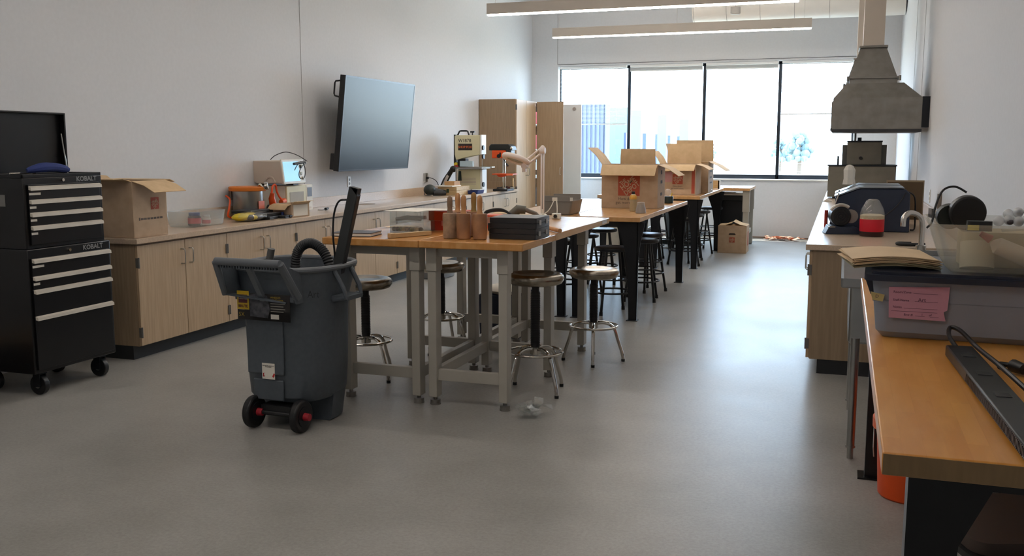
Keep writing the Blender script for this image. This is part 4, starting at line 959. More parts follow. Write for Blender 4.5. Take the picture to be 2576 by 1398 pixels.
MB().box(-.20, .20, -.02, .30, .12, .70).obj('body', BLKM, bc, bevel=.006)
MB().box(-.25, .25, -.08, .34, .70, .78).obj('drawer_top', BLK, bc, bevel=.006)
MB().box(-.25, .25, -.08, .34, .781, .80).obj('top_mat', PAPER, bc, bevel=.003)
MB().tube([(-.2, -.1, .815), (-.1, -.12, .825), (.1, -.12, .825)], .006, 8).obj('rail', NICK, bc)
for x in (-.16, .16):
    for y in (.02, .26): caster(bc, x, y, .045)
tag(MB().box(-.5, .18, -.0, .12, .05, .11).box(-.48, -.42, .0, .11, 0, .05).box(.09, .16, .0, .11, 0, .05).obj('low_platform', mat('dark_green_metal', (34, 48, 48), .5)), 'low dark green platform on the floor under the far bench', 'platform').location = (-2.2, 14.50, 0)
# scraps by the back wall
sc_ = MB(); rn = random.Random(2)
for k in range(46):
    x, y, z = rn.gauss(0, .13), rn.gauss(0, .05), abs(rn.gauss(0, .02)); a, b = rn.random()*6, rn.random()*.06+.02
    q = [Vector((x+b*math.cos(a+i*PI/2), y+b*math.sin(a+i*PI/2)*.8, z+rn.random()*.045)) for i in range(4)]
    sc_.sheet(q, .001)
tag(sc_.obj('paper_scraps', mat('salmon_paper', (240, 176, 146), .8), smooth=False), 'heap of crumpled salmon paper on the floor by the window wall', 'paper').location = (-.86, 16.2, .004)
cr = MB(); rn = random.Random(4)
for k in range(26):
    a, b = rn.random()*6, rn.random()*.035+.02; x, y, z = rn.gauss(0, .028), rn.gauss(0, .028), abs(rn.gauss(.03, .02))
    cr.sheet([Vector((x+b*math.cos(a+i*PI/2), y+b*math.sin(a+i*PI/2), z+rn.random()*.04)) for i in range(4)], .0006)
tag(cr.obj('plastic_wrap', BAGCL, smooth=False), 'crumpled clear plastic wrap on the floor by the near chrome stool', 'wrap').location = (-1.615, 5.07, .003)
tag(MB().tube([(0, 0, .003), (.03, -.01, .006), (.05, -.03, .003)], .0022, 6).obj('wood_splinter', WOODD), 'tiny wood splinter alone on the near floor', 'splinter').location = (-.40, 3.13, 0)

# ------------------------------------------------------------------ wheeled bin
tr = thing('wheeled_bin', 'large grey wheeled waste bin with push handle', 'bin', (-2.86, 4.66, 0), math.radians(-2))
# local: -y is the handle/wheel side
def binring(rx, ry, z, n=40, cut=0):
    P = []
    for i in range(n):
        a = 2*PI*i/n; c, s_ = math.cos(a), math.sin(a)
        e = .72
        x = rx*math.copysign(abs(c)**e, c); y = ry*math.copysign(abs(s_)**e, s_)
        P.append((x, max(y, -cut) if cut else y, z))
    return P
g = MB(); L = []
for rx, ry, z in [(.225, .225, .145), (.24, .245, .17), (.25, .252, .30), (.258, .26, .62), (.265, .267, .70), (.285, .288, .78), (.295, .298, .86), (.298, .30, .872)]: L.append(binring(rx, ry, z))
for rx, ry, z in [(.283, .286, .872), (.275, .278, .80), (.25, .25, .66), (.235, .24, .2), (.21, .21, .17)]: L.append(binring(rx, ry, z))
g.rings(L); g.obj('body', GREYP, tr)
g = MB(); L = []
for rx, ry, z, c_ in [(.20, .21, .0, .02), (.215, .222, .01, .02), (.236, .243, .168, .02)]: L.append(binring(rx, ry, z, cut=c_))
g.rings(L); g.obj('foot', GREYP, tr)
MB().tube([(x, y, .872) for x, y, z in binring(.296, .298, .87)], .016, 10, closed=True).obj('rim', GREYR, tr)
# mould lines
g = MB().box(-.15, .08, -.268, -.254, .30, .62).box(-.12, .07, -.262, -.25, .155, .27); g.obj('raised_panel', GREYP, tr, bevel=.008)
# side grip pocket (+x side)
g = MB().tube([(.285, -.075, .86), (.34, -.07, .76), (.355, -.065, .71), (.27, -.06, .69)], .014, 8).tube([(.285, .10, .86), (.34, .10, .76), (.355, .095, .71), (.27, .09, .69)], .014, 8).box(.26, .362, -.07, .10, .692, .716)
g.obj('side_grip', GREYP, tr, bevel=.003)
g = MB().box(-.362, -.26, -.07, .10, .692, .716).tube([(-.285, -.075, .86), (-.355, -.065, .71)], .014, 8).tube([(-.285, .10, .86), (-.355, .095, .71)], .014, 8); g.obj('side_grip', GREYP, tr)
# push handle on the near side, leaning out
hx0, hx1 = -.205, .19
h_ = MB().tube([(hx0, -.43, .925), (hx1, -.43, .925)], .021, 12).tube([(hx0, -.43, .925), (hx0+.0, -.365, .74)], [.02, .014], 10).tube([(hx1, -.43, .925), (hx1+.0, -.28, .73)], [.02, .024], 10)
h_.prism([(-.43, .91), (-.41, .91), (-.27, .70), (-.30, .70)], -.03, .0, 'x')
h_.obj('push_handle', GREYR, tr, bevel=.0)
g = MB().sheet([(hx0, -.43, .925), (hx0, -.365, .735), (hx0, -.22, .72), (hx0, -.24, .86)], .008).sheet([(hx1, -.43, .925), (hx1, -.30, .70), (hx1, -.24, .70), (hx1, -.26, .86)], .008)
g.sheet([(hx0, -.365, .737), (hx0+.34, -.31, .70), (hx0+.34, -.24, .70), (hx0, -.24, .72)], .008)
g.sheet([(hx0, -.425, .912), (hx1, -.425, .912), (hx1, -.41, .895), (hx0, -.41, .895)], .004)
for k in range(22): g.box(hx0+.015+k*.0168, hx0+.021+k*.0168, -.44, -.40, .893, .915)
g.obj('handle_web', GREYP, tr)
g = MB().box(-.19, .18, -.30, -.255, .705, .735).obj('bracket', GREYP, tr, bevel=.004)
# stickers
st = MB().box(-.175, -.10, -.3035, -.3015, .655, .755).obj('sticker', mat('sticker_yellow', (206, 170, 40), .5), tr)
MB().box(-.165, -.11, -.3045, -.3035, .69, .735).obj('sticker_mark', mat('sticker_maroon', (90, 26, 40), .5), st)
text('Rubbermaid', .0115, mat('sticker_white', (220, 214, 200), .5), st, (-.1375, -.305, .713), (1, 0, 0), (0, 0, 1))
text('BRUTE', .02, MATS['sticker_maroon'], st, (-.1375, -.3042, .672), (1, 0, 0), (0, 0, 1), bold=.0006)
s3 = MB().box(-.175, .155, -.3015, -.2995, .60, .653).box(-.098, .155, -.3015, -.2995, .60, .745).obj('sticker', mat('sticker_dark', (34, 30, 28), .5), tr)
MB().prism([(-.095, .62), (-.095, .735), (-.05, .745), (.015, .735), (.03, .66), (.015, .615)], -.303, -.3015, 'y').obj('photo_print', mat('photo_grey', (92, 92, 98), .5, c2=(44, 46, 52), scale=30), s3)
text('WHEELED\nCONTAINER', .014, mat('sticker_gold', (176, 146, 50), .5), s3, (.035, -.302, .72), (1, 0, 0), (0, 0, 1), align='LEFT')
for k in range(4): MB().box(.035, .035+.09-.01*(k % 2), -.3025, -.3015, .693-k*.014, .697-k*.014).obj('small_print', mat('print_pale', (168, 164, 152), .6), s3)
MB().box(.035, .085, -.3028, -.3015, .612, .637).obj('barcode', PAPER, s3)
text('5X', .03, MATS['sticker_gold'], s3, (-.15, -.302, .627), (1, 0, 0), (0, 0, 1))
w_ = MB().box(-.055, .025, -.2705, -.2685, .275, .362).obj('sticker', PAPER, tr)
text('FREE INSTALLATION KIT\nIF REQUIRED', .0068, mat('sticker_ink', (60, 52, 50), .6), w_, (-.015, -.2712, .345), (1, 0, 0), (0, 0, 1))
for x, s_ in ((-.045, 1), (.015, -1)):
    MB().prism([(x, .285), (x+.006, .29), (x-.003+.008*s_*-1+.006, .305), (x+.004, .31), (x-.006, .292)], -.2715, -.2705, 'y').obj('red_arrow', mat('arrow_red', (190, 40, 40), .5), w_)
text('Art', .055, mat('marker_ink', (34, 38, 44), .6), tr, (.255, -.232, .745), (.84, .54, 0), (0, 0, 1), sx=.8)
# wheels
for x in (-.115, .18):
    w_ = MB().cyl((x-.022, -.27, .088), (x+.022, -.27, .088), .088, n=36).obj('wheel', BLK, tr, bevel=.010)
    MB().cyl((x-.025, -.27, .088), (x+.025, -.27, .088), .056, n=24).obj('rim_disc', DARKM, w_)
    MB().cyl((x+.024, -.27, .088), (x+.056, -.27, .088), .022, .019, n=18).obj('axle_cap', mat('red_cap', (170, 34, 48), .4), w_)
MB().cyl((-.115, -.27, .088), (.18, -.27, .088), .012, n=10).box(-.07, .14, -.27, -.18, .075, .13).obj('axle', BLK, tr)
# contents
hs = MB(); P = smoothpath([(-2.90, 4.72, .70), (-2.90, 4.72, .86), (-2.865, 4.71, .95), (-2.79, 4.70, .985), (-2.715, 4.69, .955), (-2.665, 4.68, .88), (-2.65, 4.68, .74)], 14)
hs.tube(P, [.029 if i % 2 else .0245 for i in range(len(P))], 16)
tag(hs.obj('corrugated_hose', mat('hose_black', (36, 38, 40), .55)), 'black corrugated hose arching out of the wheeled bin', 'hose')
tag(MB().tube([(-3.10, 4.70, .70), (-3.055, 4.70, .88), (-3.04, 4.70, .945)], .021, 14).obj('vacuum_tube', mat('tube_grey', (92, 92, 90), .5)), 'short grey tube sticking out at the left of the wheeled bin', 'tube')
ps = thing('power_strip', 'long dark metal power strip leaning up out of the wheeled bin', 'power strip', (-2.645, 4.66, .66))
v = Vector((.18, 0, .70)); ang = math.atan2(v.x, v.z)
Mp = Matrix.Rotation(ang, 4, 'Y')
MB().box(-.028, .028, -.02, .02, 0, .66, Mp).obj('body', mat('strip_grey', (58, 60, 60), .42, .3), ps, bevel=.004)
MB().prism([(-.02, .66), (.028, .66), (.028, .63), (.032, .62)], -.02, .02, 'y', Mp).obj('end_cap', BLK, ps)
MB().box(.0285, .0315, -.018, .018, .02, .62, Mp).obj('side_channel', BLK, ps)
MB().tube(smoothpath([(.13, -.04, .575), (.085, -.04, .565), (.055, -.04, .50), (.045, -.04, .39), (.04, -.02, .29), (.035, 0, .16)]), .0055, 8).obj('cord', BLK, ps)

# ------------------------------------------------------------------ right side counter
def rcab():
    r = cabinet('wood base cabinet at the near end of the right counter, its end panel facing the room', 'right wall base cabinets', 1.1, .90)
    return r
rc0 = dup(cab0, (-.19, 7.75, 0), PI, 'wood base cabinet at the near end of the right counter with its end panel showing', 'right wall base cabinets')
rd = ['second', 'third', 'fourth', 'fifth', 'sixth', 'seventh', 'eighth']
for k, w_ in enumerate(rd):
    dup(rc0, (-.19, 8.80+1.05*k, 0), PI, 'wood base cabinet %s from the near end of the right counter' % w_)
rt_ = thing('worktop', 'pale worktop of the right counter running to the window wall', 'worktop', (-.215, 6.66, .836))
MB().box(0, .984, 0, 9.95, 0, .039).obj('slab', CTOP, rt_, bevel=.004)
MB().box(.965, .984, 0, 9.95, .039, .14).obj('backsplash', CTOP, rt_, bevel=.002)
ep = MB().box(-.165, .76, 6.685, 6.70, .1, .835).obj('end_panel', LAMD, loc=(.3, 6.69, .1)); tag(ep, 'tall wood end panel closing the near end of the right counter', 'panel')
tag(MB().box(.42, .76, 6.72, 16.6, 0, .83).obj('service_chase', LAMD, loc=(.6, 11, 0)), 'boxed-in wood service void behind the right counter cabinets', 'panel')
# hoods
def hood(lab, y0, x0, x1, zb, zs):
    r = thing('extractor_hood', lab, 'hood', ((x0+x1)/2, y0, zb), 0, 'galvanised extractor hoods')
    w = (x1-x0)/2; D = 1.1
    def ring(a, ya, yb, z): return [(-a[0], ya, z), (a[1], ya, z), (a[1], yb, z), (-a[0], yb, z)]
    cx = -.045
    g = MB().rings([ring((w, w), 0, D, .0), ring((w, w), 0, D, .325), ring((w-.12, w-.17), .12, D-.12, .475)])
    g.obj('canopy', STEEL, r)
    MB().box(-w-.004, w+.004, -.004, D, -.01, .02).obj('bottom_lip', mat('lip_dark', (70, 70, 72), .5, .5), r)
    g = MB().rings([ring((.27, .185), .2, D-.2, .475), ring((.27, .185), .2, D-.2, .53), ring((.175, .07), .32, D-.32, .845)])
    g.obj('transition', STEEL, r)
    MB().box(-.285, .205, .18, D-.18, .525, .545).obj('flange', STEEL, r, bevel=.003)
    MB().box(-.19, .085, .30, D-.30, .84, .862).obj('top_flange', STEEL, r, bevel=.003)
    for x in (-.285, .205): MB().cyl((x, .17, .50), (x, .17, .55), .012, n=8).obj('clamp', STEEL, r)
    MB().box(-.152, .048, .33, D-.33, .862, ZC-zb).obj('duct', mat('painted_duct', (208, 196, 182), .5, var=.01), r)
    return r
h1 = hood('nearer galvanised extractor hood hanging over the right counter', 10.35, -.128, .70, 1.667, .3)
dup(h1, (.245, 12.3, 1.71), label='farther galvanised extractor hood, mostly hidden behind the nearer one')
tag(MB().box(0, .072, 10.36, 11.4, 1.70, 2.0).obj('hood_gap_shade', DARKM, loc=(0, 10.9, 1.85)), 'dark block standing in for the shadowed gap between the hood and the right wall', 'bracket').location = (.698, 10.9, 1.85)  # dark block painted in for the shadowed gap beside the hood
# kilns
k1 = thing('forge_kiln', 'wide grey kiln body standing on the right counter under the hoods', 'kiln', (.21, 12.6, ZT))
KM = mat('kiln_grey', (126, 122, 110), .55, .2, var=.1, scale=5)
MB().box(-.39, .39, 0, .6, .02, .40).obj('body', KM, k1, bevel=.006)
MB().box(-.40, .40, -.01, .61, .40, .415).obj('top_plate', DARKM, k1)
for x in (-.3, .3): MB().box(x-.03, x+.03, .02, .1, 0, .02).obj('foot', DARKM, k1)
MB().cyl((-.28, .05, .41), (-.28, .05, .52), .012, n=8).obj('rod', DARKM, k1)
k2 = thing('burnout_oven', 'small grey oven with side flanges on top of the wide kiln', 'oven', (.23, 12.65, ZT+.417))
MB().box(-.2, .2, 0, .4, 0, .275).obj('body', KM, k2, bevel=.006)
MB().box(-.255, -.2, .02, .4, 0, .24).box(.2, .255, .02, .4, 0, .24).obj('side_flange', mat('kiln_dark', (88, 88, 84), .5, .3), k2)
MB().box(-.205, .205, -.008, .41, .275, .29).obj('top_plate', DARKM, k2)
MB().cyl((-.06, .15, .29), (-.06, .15, .33), .025, n=12).obj('vent_cap', DARKM, k2)
MB().cyl((-.04, 0, .08), (-.04, -.02, .08), .02, n=14).obj('peephole', BLK, k2)
MB().cyl((-.11, .3, .29), (-.11, .3, .40), .014, n=8).obj('flue', STEEL, k2)
# navy tumblers
def navy(lab, y):
    r = thing('sandblast_cabinet', lab, 'cabinet', (.20, y, ZT), 0, 'navy blasting cabinets')
    MB().prism([(-.285, 0), (.285, 0), (.28, .29), (.245, .325), (-.075, .325), (-.25, .255), (-.25, .17), (-.285, .05)], 0, .40, 'y').obj('body', NAVY, r, bevel=.006)
    MB().prism([(-.078, .327), (.235, .331), (.235, .337), (-.08, .337), (-.258, .265), (-.252, .258)], -.008, .36, 'y').obj('lid', mat('silver_lid', (150, 158, 166), .3, .7), r)
    MB().cyl((-.25, -.015, .20), (-.225, -.015, .29), .005, n=8).obj('lid_stay', NICK, r)
    return r
nv1 = navy('nearer navy cabinet with silver sloping lid on the right counter', 7.80)
navy('farther navy cabinet with silver sloping lid behind the nearer one', 8.32)
# grinder
gr = thing('bench_grinder', 'black bench grinder with grey wheels at the left edge of the right counter', 'grinder', (-.01, 7.55, ZT), .15)
MB().prism([(-.11, 0), (.16, 0), (.12, .05), (-.08, .06)], -.06, .12, 'y').obj('base', NAVY, gr, bevel=.004)
MB().cyl((.0, -.05, .13), (.0, .12, .13), .072, n=28).obj('motor', BLK, gr, bevel=.008)
for r_ in (.05, .03, .014): MB().tube(arc((0, -.052, .13), r_, 0, 2*PI, 28, 'xz')[:-1], .004, 6, closed=True).obj('fan_ring', DARKM, gr)
MB().cyl((.075, -.02, .13), (.075, .0, .13), .05, n=24).obj('grinding_wheel', mat('stone_grey', (150, 144, 138), .8), gr)
MB().tube(arc((0, -.045, .13), .085, .9, 2.6, 14, 'xz'), .012, 8).obj('guard', ALU, gr)
MB().box(-.09, -.04, -.07, -.04, .05, .058).obj('tool_rest', CHROME, gr)
tag(MB().cyl((0, 0, 0), (0, 0, .14), .014, n=14).obj('red_marker', mat('red_brown', (176, 50, 30), .5)), 'upright red tube at the left edge of the right counter', 'tube').location = (-.115, 8.05, ZT)
# salt-like bag in jar
rj = thing('red_container', 'red-banded container in a clear twisted bag on the right counter', 'container', (.21, 7.42, ZT))
MB().lathe([(.078, 0), (.082, .006), (.082, .035)], 28).obj('base', mat('dark_brown', (50, 24, 22), .4), rj)
MB().lathe([(.083, .035), (.084, .04), (.084, .12), (.083, .124)], 28).obj('band', REDP, rj)
MB().lathe([(.083, .124), (.082, .15), (.06, .158)], 28).obj('top', mat('cream_powder', (214, 196, 160), .7), rj)
MB().lathe([(.084, .126), (.086, .15), (.075, .20), (.045, .255), (.03, .265), (.001, .25)], 14).obj('bag', BAGCL, rj)
wbg = MB().lathe([(.055, 0), (.046, .05), (.048, .09), (.050, .12), (.030, .155), (.006, .165)], 7, sy=.6)
tag(wbg.obj('white_rag', PAPER, smooth=False), 'white rag bundled on the navy cabinet lid, left side', 'rag').location = (.045, 8.60, ZT+.325)
bx = thing('notice_board', 'dark framed brown board propped behind the navy cabinets', 'board', (.52, 9.2, ZT))
MB().box(-.155, .155, 0, .02, 0.0, .345).obj('frame', mat('tan_frame', (150, 132, 108), .6), bx)
MB().box(-.145, .145, -.006, 0, 0.0, .33).obj('panel', mat('dark_brown_board', (92, 72, 48), .6), bx)
MB().tube(smoothpath([(.26, .18, .30), (.32, .16, .26), (.33, .15, .12), (.33, .15, .02), (.30, .12, .01)]), .006, 8).obj('cord', BLK, nv1)
MB().tube(smoothpath([(.25, -.02, .30), (.19, -.02, .20), (.08, -.02, .10), (.01, -.02, .06)]), .004, 6).obj('cord', BLK, nv1)
tag(MB().prism([(-.05, 0), (.06, 0), (.0, .03)], 0, .1, 'y').obj('paper_corner', PAPER), 'white folded card at the counter edge by the wide kiln', 'card').location = (-.17, 11.9, ZT)
# faucet
fa = thing('faucet', 'curved chrome faucet spout beside the clear storage bin', 'faucet', (.46, 6.268, .899))
MB().cyl((0, 0, 0), (0, 0, .03), .03, n=20).obj('base', CHROME, fa)
MB().tube(smoothpath([(0, 0, .03), (0, 0, .16), (-.02, -.01, .205), (-.07, -.04, .225), (-.105, -.06, .20), (-.11, -.065, .145)]), [.016]*31, 14).obj('spout', CHROME, fa)
tag(MB().tube(smoothpath([(.1, 0, .012), (.0, -.01, .01), (-.06, 0, .012), (-.06, .05, .012), (.02, .06, .012)]), .011, 8).obj('spray_hose', BLK), 'black hose loop on the worktop below the chrome faucet', 'hose').location = (.42, 6.75, ZT)

# stainless sink unit
sk = thing('utility_sink', 'free-standing stainless utility sink between the table and the counter', 'sink', (.38, 5.54, 0))
MB().tub(-.368, .368, -.74, .74, .852, .898, .012, .012).obj('rim', STAIN, sk)
MB().tub(-.325, .325, -.66, .66, .57, .853, .02, .01).obj('basin', STAIN, sk)
for x in (-.29, .30):
    for y in (-.66, .27):
        lg = MB().cyl((x, y, .06), (x, y, .60), .02, n=16).obj('leg', STAIN, sk)
        MB().cyl((x, y, 0), (x, y, .06), .015, n=12).cyl((x, y, .055), (x, y, .065), .024, n=12).obj('foot', STAIN, lg)

# ------------------------------------------------------------------ foreground table
ft = thing('workbench', 'amber butcher block workbench in the right foreground', 'workbench', (.43, 3.33, 0))
tp_ = MB().box(-.333, .332, -1.345, 1.34, .873, .92).obj('tabletop', BUT3, ft, bevel=.004)
MB().box(-.331, .332, -1.3462, -1.3445, .875, .917).obj('end_grain_shaded', EDGE3, tp_)  # front edge strip, its darker colour is mainly painted shading
def fgleg(x0, y, sgn):
    H = .872
    g = MB().prism([(x0, .008), (x0+.10*sgn, .008), (x0+.085*sgn, .5), (x0+.10*sgn, .72), (x0+.17*sgn, H), (x0, H)], y-.003, y+.003, 'y')
    g.box(min(x0, x0+.006*sgn), max(x0, x0+.006*sgn), y, y+.07, .008, H)
    o = g.obj('leg', BLKGLOSS, ft); MB().box(x0-.03, x0+.05*sgn+.03, y-.03, y+.08, 0, .008).obj('foot_plate', BLKGLOSS, o)
for y in (-1.28, 1.27): fgleg(-.278, y, 1); fgleg(.31, y, -1)
MB().box(-.27, .3, -1.28, -1.24, .84, .872).obj('cross_rail', BLKGLOSS, ft); MB().box(-.27, .3, 1.27, 1.31, .84, .872).obj('cross_rail', BLKGLOSS, ft)
# chair under it
chs = thing('chair', 'dark chair with brown seat pushed under the foreground table', 'chair', (.47, 2.98, 0), .35)
MB().rrect(-.16, .18, -.19, .19, .425, .46, .05).obj('seat', mat('brown_seat', (74, 60, 52), .55), chs)
for x in (-.14, .16):
    for y in (-.16, .16): MB().tube([(x*.9, y*.9, .43), (x*1.15, y*1.15, 0)], .013, 10).obj('leg', BLK, chs)
MB().rrect(-.175, .195, -.205, .205, .405, .424, .05).obj('seat_frame', BLK, chs)
# orange bucket
bu = thing('bucket', 'orange plastic bucket on the floor under the foreground table', 'bucket', (.335, 4.42, 0))
MB().lathe([(.125, 0), (.132, .008), (.150, .36), (.150, .37), (.144, .37), (.128, .02), (.001, .015)], 40).obj('body', ORNG, bu)
MB().lathe([(.150, .30), (.165, .302), (.166, .345), (.152, .35)], 40).obj('rim', mat('orange_rim', (244, 112, 60), .4), bu)
MB().tube(arc((0, 0, .31), .162, PI*.75, PI*1.45, 16, 'xy')[0:8]+[(-.16, -.06, .22), (-.155, -.03, .17)], .0025, 6).obj('bail', NICK, bu)
bw = thing('bucket', 'second orange bucket rim behind the near bucket', 'bucket', (.345, 4.86, 0))
MB().lathe([(.125, 0), (.132, .008), (.150, .36), (.150, .37), (.144, .37), (.128, .02), (.001, .015)], 32).obj('body', ORNG, bw)
# grey tote
TB = .921
to = thing('storage_tote', 'grey storage tote with dark navy lid and pink label on the foreground table', 'tote', (.43, 3.44, TB), math.radians(-2))
MB().tub(-.305, .30, -.235, .235, 0, .185, .04, .004, .018, .016).obj('body', mat('tote_grey', (142, 148, 160), .5, var=.04), to)
MB().box(-.318, .318, -.2455, -.243, .118, .121).obj('ridge', mat('tote_ridge', (122, 128, 138), .5), to)
MB().rrect(-.345, .325, -.28, .28, .185, .203, .03).rrect(-.325, .31, -.26, .26, .20, .212, .03).obj('lid', mat('navy_lid', (28, 32, 48), .32, var=.1, scale=5), to)
MB().prism([(-.345, .19), (-.295, .19), (-.30, .13), (-.325, .135)], -.22, .1, 'y').obj('lid_grip', MATS['navy_lid'], to)
PK = mat('pink_sheet', (200, 146, 164), .75, var=.02)
lab = MB().prism([(-.272, .165), (-.098, .172), (-.102, .10), (-.112, .094), (-.105, .066), (-.268, .068)], -.2535, -.2525, 'y').obj('pink_label', PK, to)
INK = mat('label_ink', (84, 50, 74), .7)
for t_, z in (('Room/Zone', .150), ('Staff Name', .125), ('Notes', .103), ('Box #', .080)):
    text(t_, .0105, INK, lab, (-.258 if t_ != 'Box #' else -.225, -.2538, z), (1, 0, .0), (0, 0, 1), align='LEFT')
for x0_, x1_, z in ((-.20, -.13, .147), (-.195, -.13, .122), (-.225, -.13, .100), (-.262, -.13, .090), (-.192, -.165, .077), (-.15, -.125, .076)):
    MB().box(x0_, x1_, -.2542, -.2536, z, z+.0008).obj('rule_line', INK, lab)
text('Art', .016, INK, lab, (-.175, -.2538, .128), (1, 0, 0), (0, 0, 1)); text('1      of', .010, INK, lab, (-.16, -.2538, .082), (1, 0, 0), (0, 0, 1))
mt_ = MB().prism([(-.325, .147), (-.283, .139), (-.288, .117), (-.318, .122)], -.2535, -.251, 'y').obj('masking_tape', mat('tape_tan', (196, 178, 120), .7), to)
text('D', .014, INK, mt_, (-.305, -.2538, .133), (1, 0, 0), (0, 0, 1))
# folders
fo = thing('folder_stack', 'stack of tan file folders on the left of the tote lid', 'folders', (.155, 3.42, TB+.213), math.radians(8))
rn = random.Random(9)
for k in range(9):
    a = rn.uniform(-.05, .05); dx = rn.uniform(-.008, .008); M_ = TRS((dx, 0, .0005+k*.0035), rz=a)
    ny = 10; top = []
    g = MB(); pr_ = []
    for i in range(ny+1):
        u = i/ny; x = -.13+.26*u; z = (.010*math.sin(u*PI) if True else 0)
        pr_.append((x, z))
    pts = [(x, z) for x, z in pr_]+[(x, z+.002) for x, z in pr_[::-1]]
    g.prism(pts, -.16, .16, 'y', M_)
    g.obj('folder', MAN if k > 2 else mat('olive_folder', (150, 138, 104), .8), fo)
# clear bin with junk
cl = thing('clear_bin', 'translucent plastic bin full of supplies on top of the tote', 'bin', (.53, 3.44, TB+.213), math.radians(-1.5))
MB().tub(-.215, .195, -.22, .20, 0, .150, .035, .003, .045, .03, .008).obj('body', FROST, cl)
def inside(name, lab, cat, g, m_, loc, rz=0):
    o = tag(g.obj(name, m_), lab, cat); o.location = loc; o.rotation_euler = (0, 0, rz); return o
ZB = TB+.217
gbt = inside('glue_bottle', 'white bottle with faded red print lying slanted inside the clear bin', 'bottle',
       MB().tube([(-.07, 0, .09), (-.055, 0, .08), (.05, 0, .035), (.07, 0, .026)], [.008, .026, .028, .024], 16), mat('bottle_white', (236, 220, 200), .5), (.51, 3.27, ZB))
MB().tube([(-.073, 0, .098), (-.103, 0, .116)], [.014, .008], 12).obj('cap', mat('pale_red', (206, 92, 84), .5), gbt)
inside('cotton_roll', 'round cream roll at the left inside the clear bin', 'roll', MB().cyl((0, 0, 0), (0, .02, .08), .05, n=24), mat('cream_cotton', (222, 206, 176), .8), (.41, 3.33, ZB))
inside('olive_pouch', 'dull green pouch at the right inside the clear bin', 'pouch', MB().ball((0, 0, .055), (.09, .08, .055)), mat('olive_cloth', (104, 100, 74), .8), (.63, 3.36, ZB))
inside('foam_block', 'cream foam filling the middle of the clear bin', 'foam', MB().rrect(-.16, .17, -.09, .10, 0, .11, .03), mat('foam_cream', (196, 180, 146), .9), (.53, 3.46, ZB))
rl = thing('cable_reel', 'round black disc standing in the clear bin with a looped cord', 'disc', (.385, 3.44, ZB+.118))
Mr = TRS((0, 0, .05), rx=math.radians(8), rz=math.radians(8))
MB().cyl(Mr @ Vector((0, -.018, 0)), Mr @ Vector((0, .018, 0)), .056, n=48).obj('disc', BLK, rl, bevel=.006)
MB().cyl(Mr @ Vector((-.045, .02, -.02)), Mr @ Vector((-.045, .05, -.02)), .04, n=24).obj('hub', mat('dark_green_hub', (40, 46, 42), .5), rl)
MB().tube(smoothpath([(-.005, .0, .115), (-.04, .01, .133), (-.075, .01, .12), (-.095, .0, .07), (-.105, -.02, .02), (-.12, -.03, .0)]), .0035, 8).obj('cord', BLK, rl)
inside('tape_measure', 'small black tool with yellow label at the near rim of the clear bin', 'tool', MB().rrect(-.035, .035, -.02, .02, 0, .03, .01), BLK, (.40, 3.25, ZB+.125))
inside('yellow_tag', 'yellow label on the small black tool in the clear bin', 'label', MB().box(-.02, .012, -.001, 0, 0, .016), YEL, (.385, 3.228, ZB+.128))
gk = MB()
for x, y, z in [(0, 0, 0), (.03, .01, .004), (.055, .0, 0), (.055, .02, .026), (.085, .01, .0), (.03, .03, .02)]: gk.ball((x, y, z), .0155, 14, 9)
inside('plastic_balls', 'cluster of clear round caps on the clear bin contents', 'caps', gk, CAPC, (.452, 3.25, ZB+.156))
gk = MB()
for x, y, z in [(.032, .005, -.002), (.058, .0, -.002), (.088, .01, -.002), (.06, .022, .026)]: gk.ball((x, y, z), (.011, .011, .009), 12, 7)
inside('dark_pellets', 'dark discs inside the clear round caps on the bin', 'discs', gk, mat('dark_pellet', (70, 62, 66), .5), (.452, 3.248, ZB+.156))
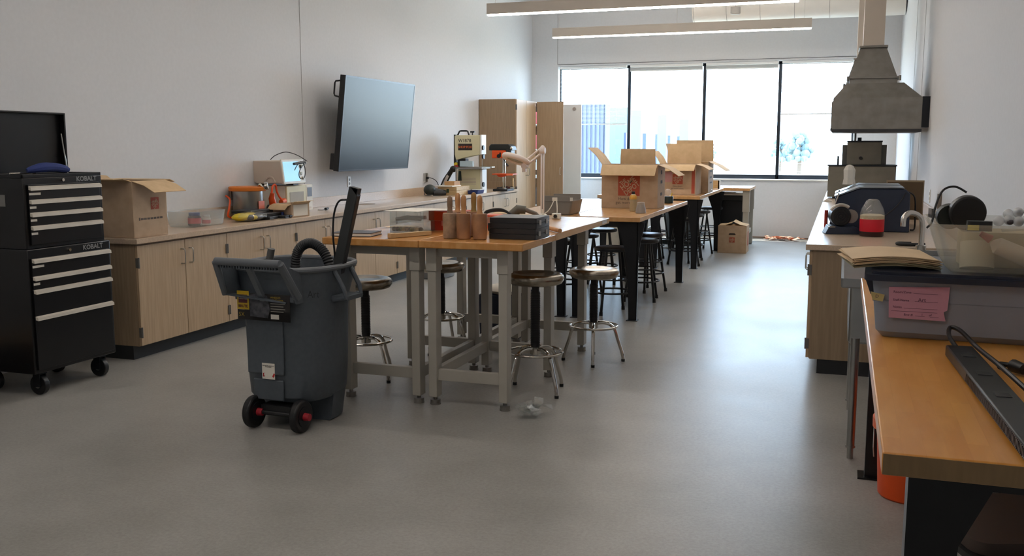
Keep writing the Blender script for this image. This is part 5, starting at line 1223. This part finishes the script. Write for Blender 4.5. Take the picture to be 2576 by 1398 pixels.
inside('plastic_pack', 'flat clear pack lying across the rim of the clear bin at right', 'pack', MB().sheet([(-.09, -.05, 0), (.12, -.05, .02), (.12, .08, .03), (-.08, .08, .015)], .004), BAGCL, (.55, 3.28, ZB+.125))
inside('metal_rule', 'thin pale rule sticking up over the right of the clear bin', 'rule', MB().box(-.04, .06, -.008, .008, -.001, .001, TRS((0, 0, 0), ry=.3)), ALU, (.56, 3.36, ZB+.175))
inside('grey_bracket', 'grey metal bracket at the back of the clear bin rim', 'bracket', MB().box(-.05, .05, -.02, .02, 0, .012).box(-.05, -.04, -.02, .02, 0, .03), STEEL, (.335, 3.60, ZB+.14), .2)
# power strip on the table
pw = thing('power_strip', 'long dark power strip lying diagonally on the foreground table', 'power strip', (.335, 2.98, TB), math.atan2(-1.05, .055)+PI/2+0)
MB().box(-.036, .036, -1.0, .0, .002, .034).obj('body', mat('strip_dark', (46, 50, 52), .38, .4), pw, bevel=.004)
g = MB()
for k in range(60): g.box(-.0375, -.036, -.995+k*.011, -.990+k*.011, .008, .028)
g.obj('side_ribs', DARKM, pw)
for k in range(3): MB().box(-.015, .018, -.16-.22*k, -.12-.22*k, .034, .0355).obj('outlet', mat('socket_dark', (30, 32, 34), .5), pw)
tag(MB().tube(smoothpath([(.335, 2.96, TB+.02), (.315, 3.04, TB+.045), (.32, 3.09, TB+.065), (.345, 3.06, TB+.062), (.375, 2.92, TB+.042), (.40, 2.72, TB+.04), (.43, 2.5, TB+.03), (.47, 2.3, TB+.006)]), .0065, 8).obj('strip_cable', BLK), 'black cable looping from the end of the diagonal power strip', 'cable')
pg = thing('plug_cable', 'black cable with a three-pin plug on the foreground table', 'cable', (.44, 2.80, TB))
MB().tube(smoothpath([(-.02, .02, .012), (-.015, .06, .012), (.02, .04, .012), (.07, -.04, .01), (.16, -.12, .01), (.26, -.18, .01)]), .007, 8).obj('cord', BLK, pg)
MB().tube([(.01, .01, .02), (.03, -.03, .02)], [.018, .014], 12).obj('plug', BLK, pg)
MB().cyl((.03, -.03, .02), (.035, -.055, .018), .003, n=6).cyl((.038, -.026, .02), (.043, -.05, .018), .003, n=6).obj('pins', CHROME, pg)
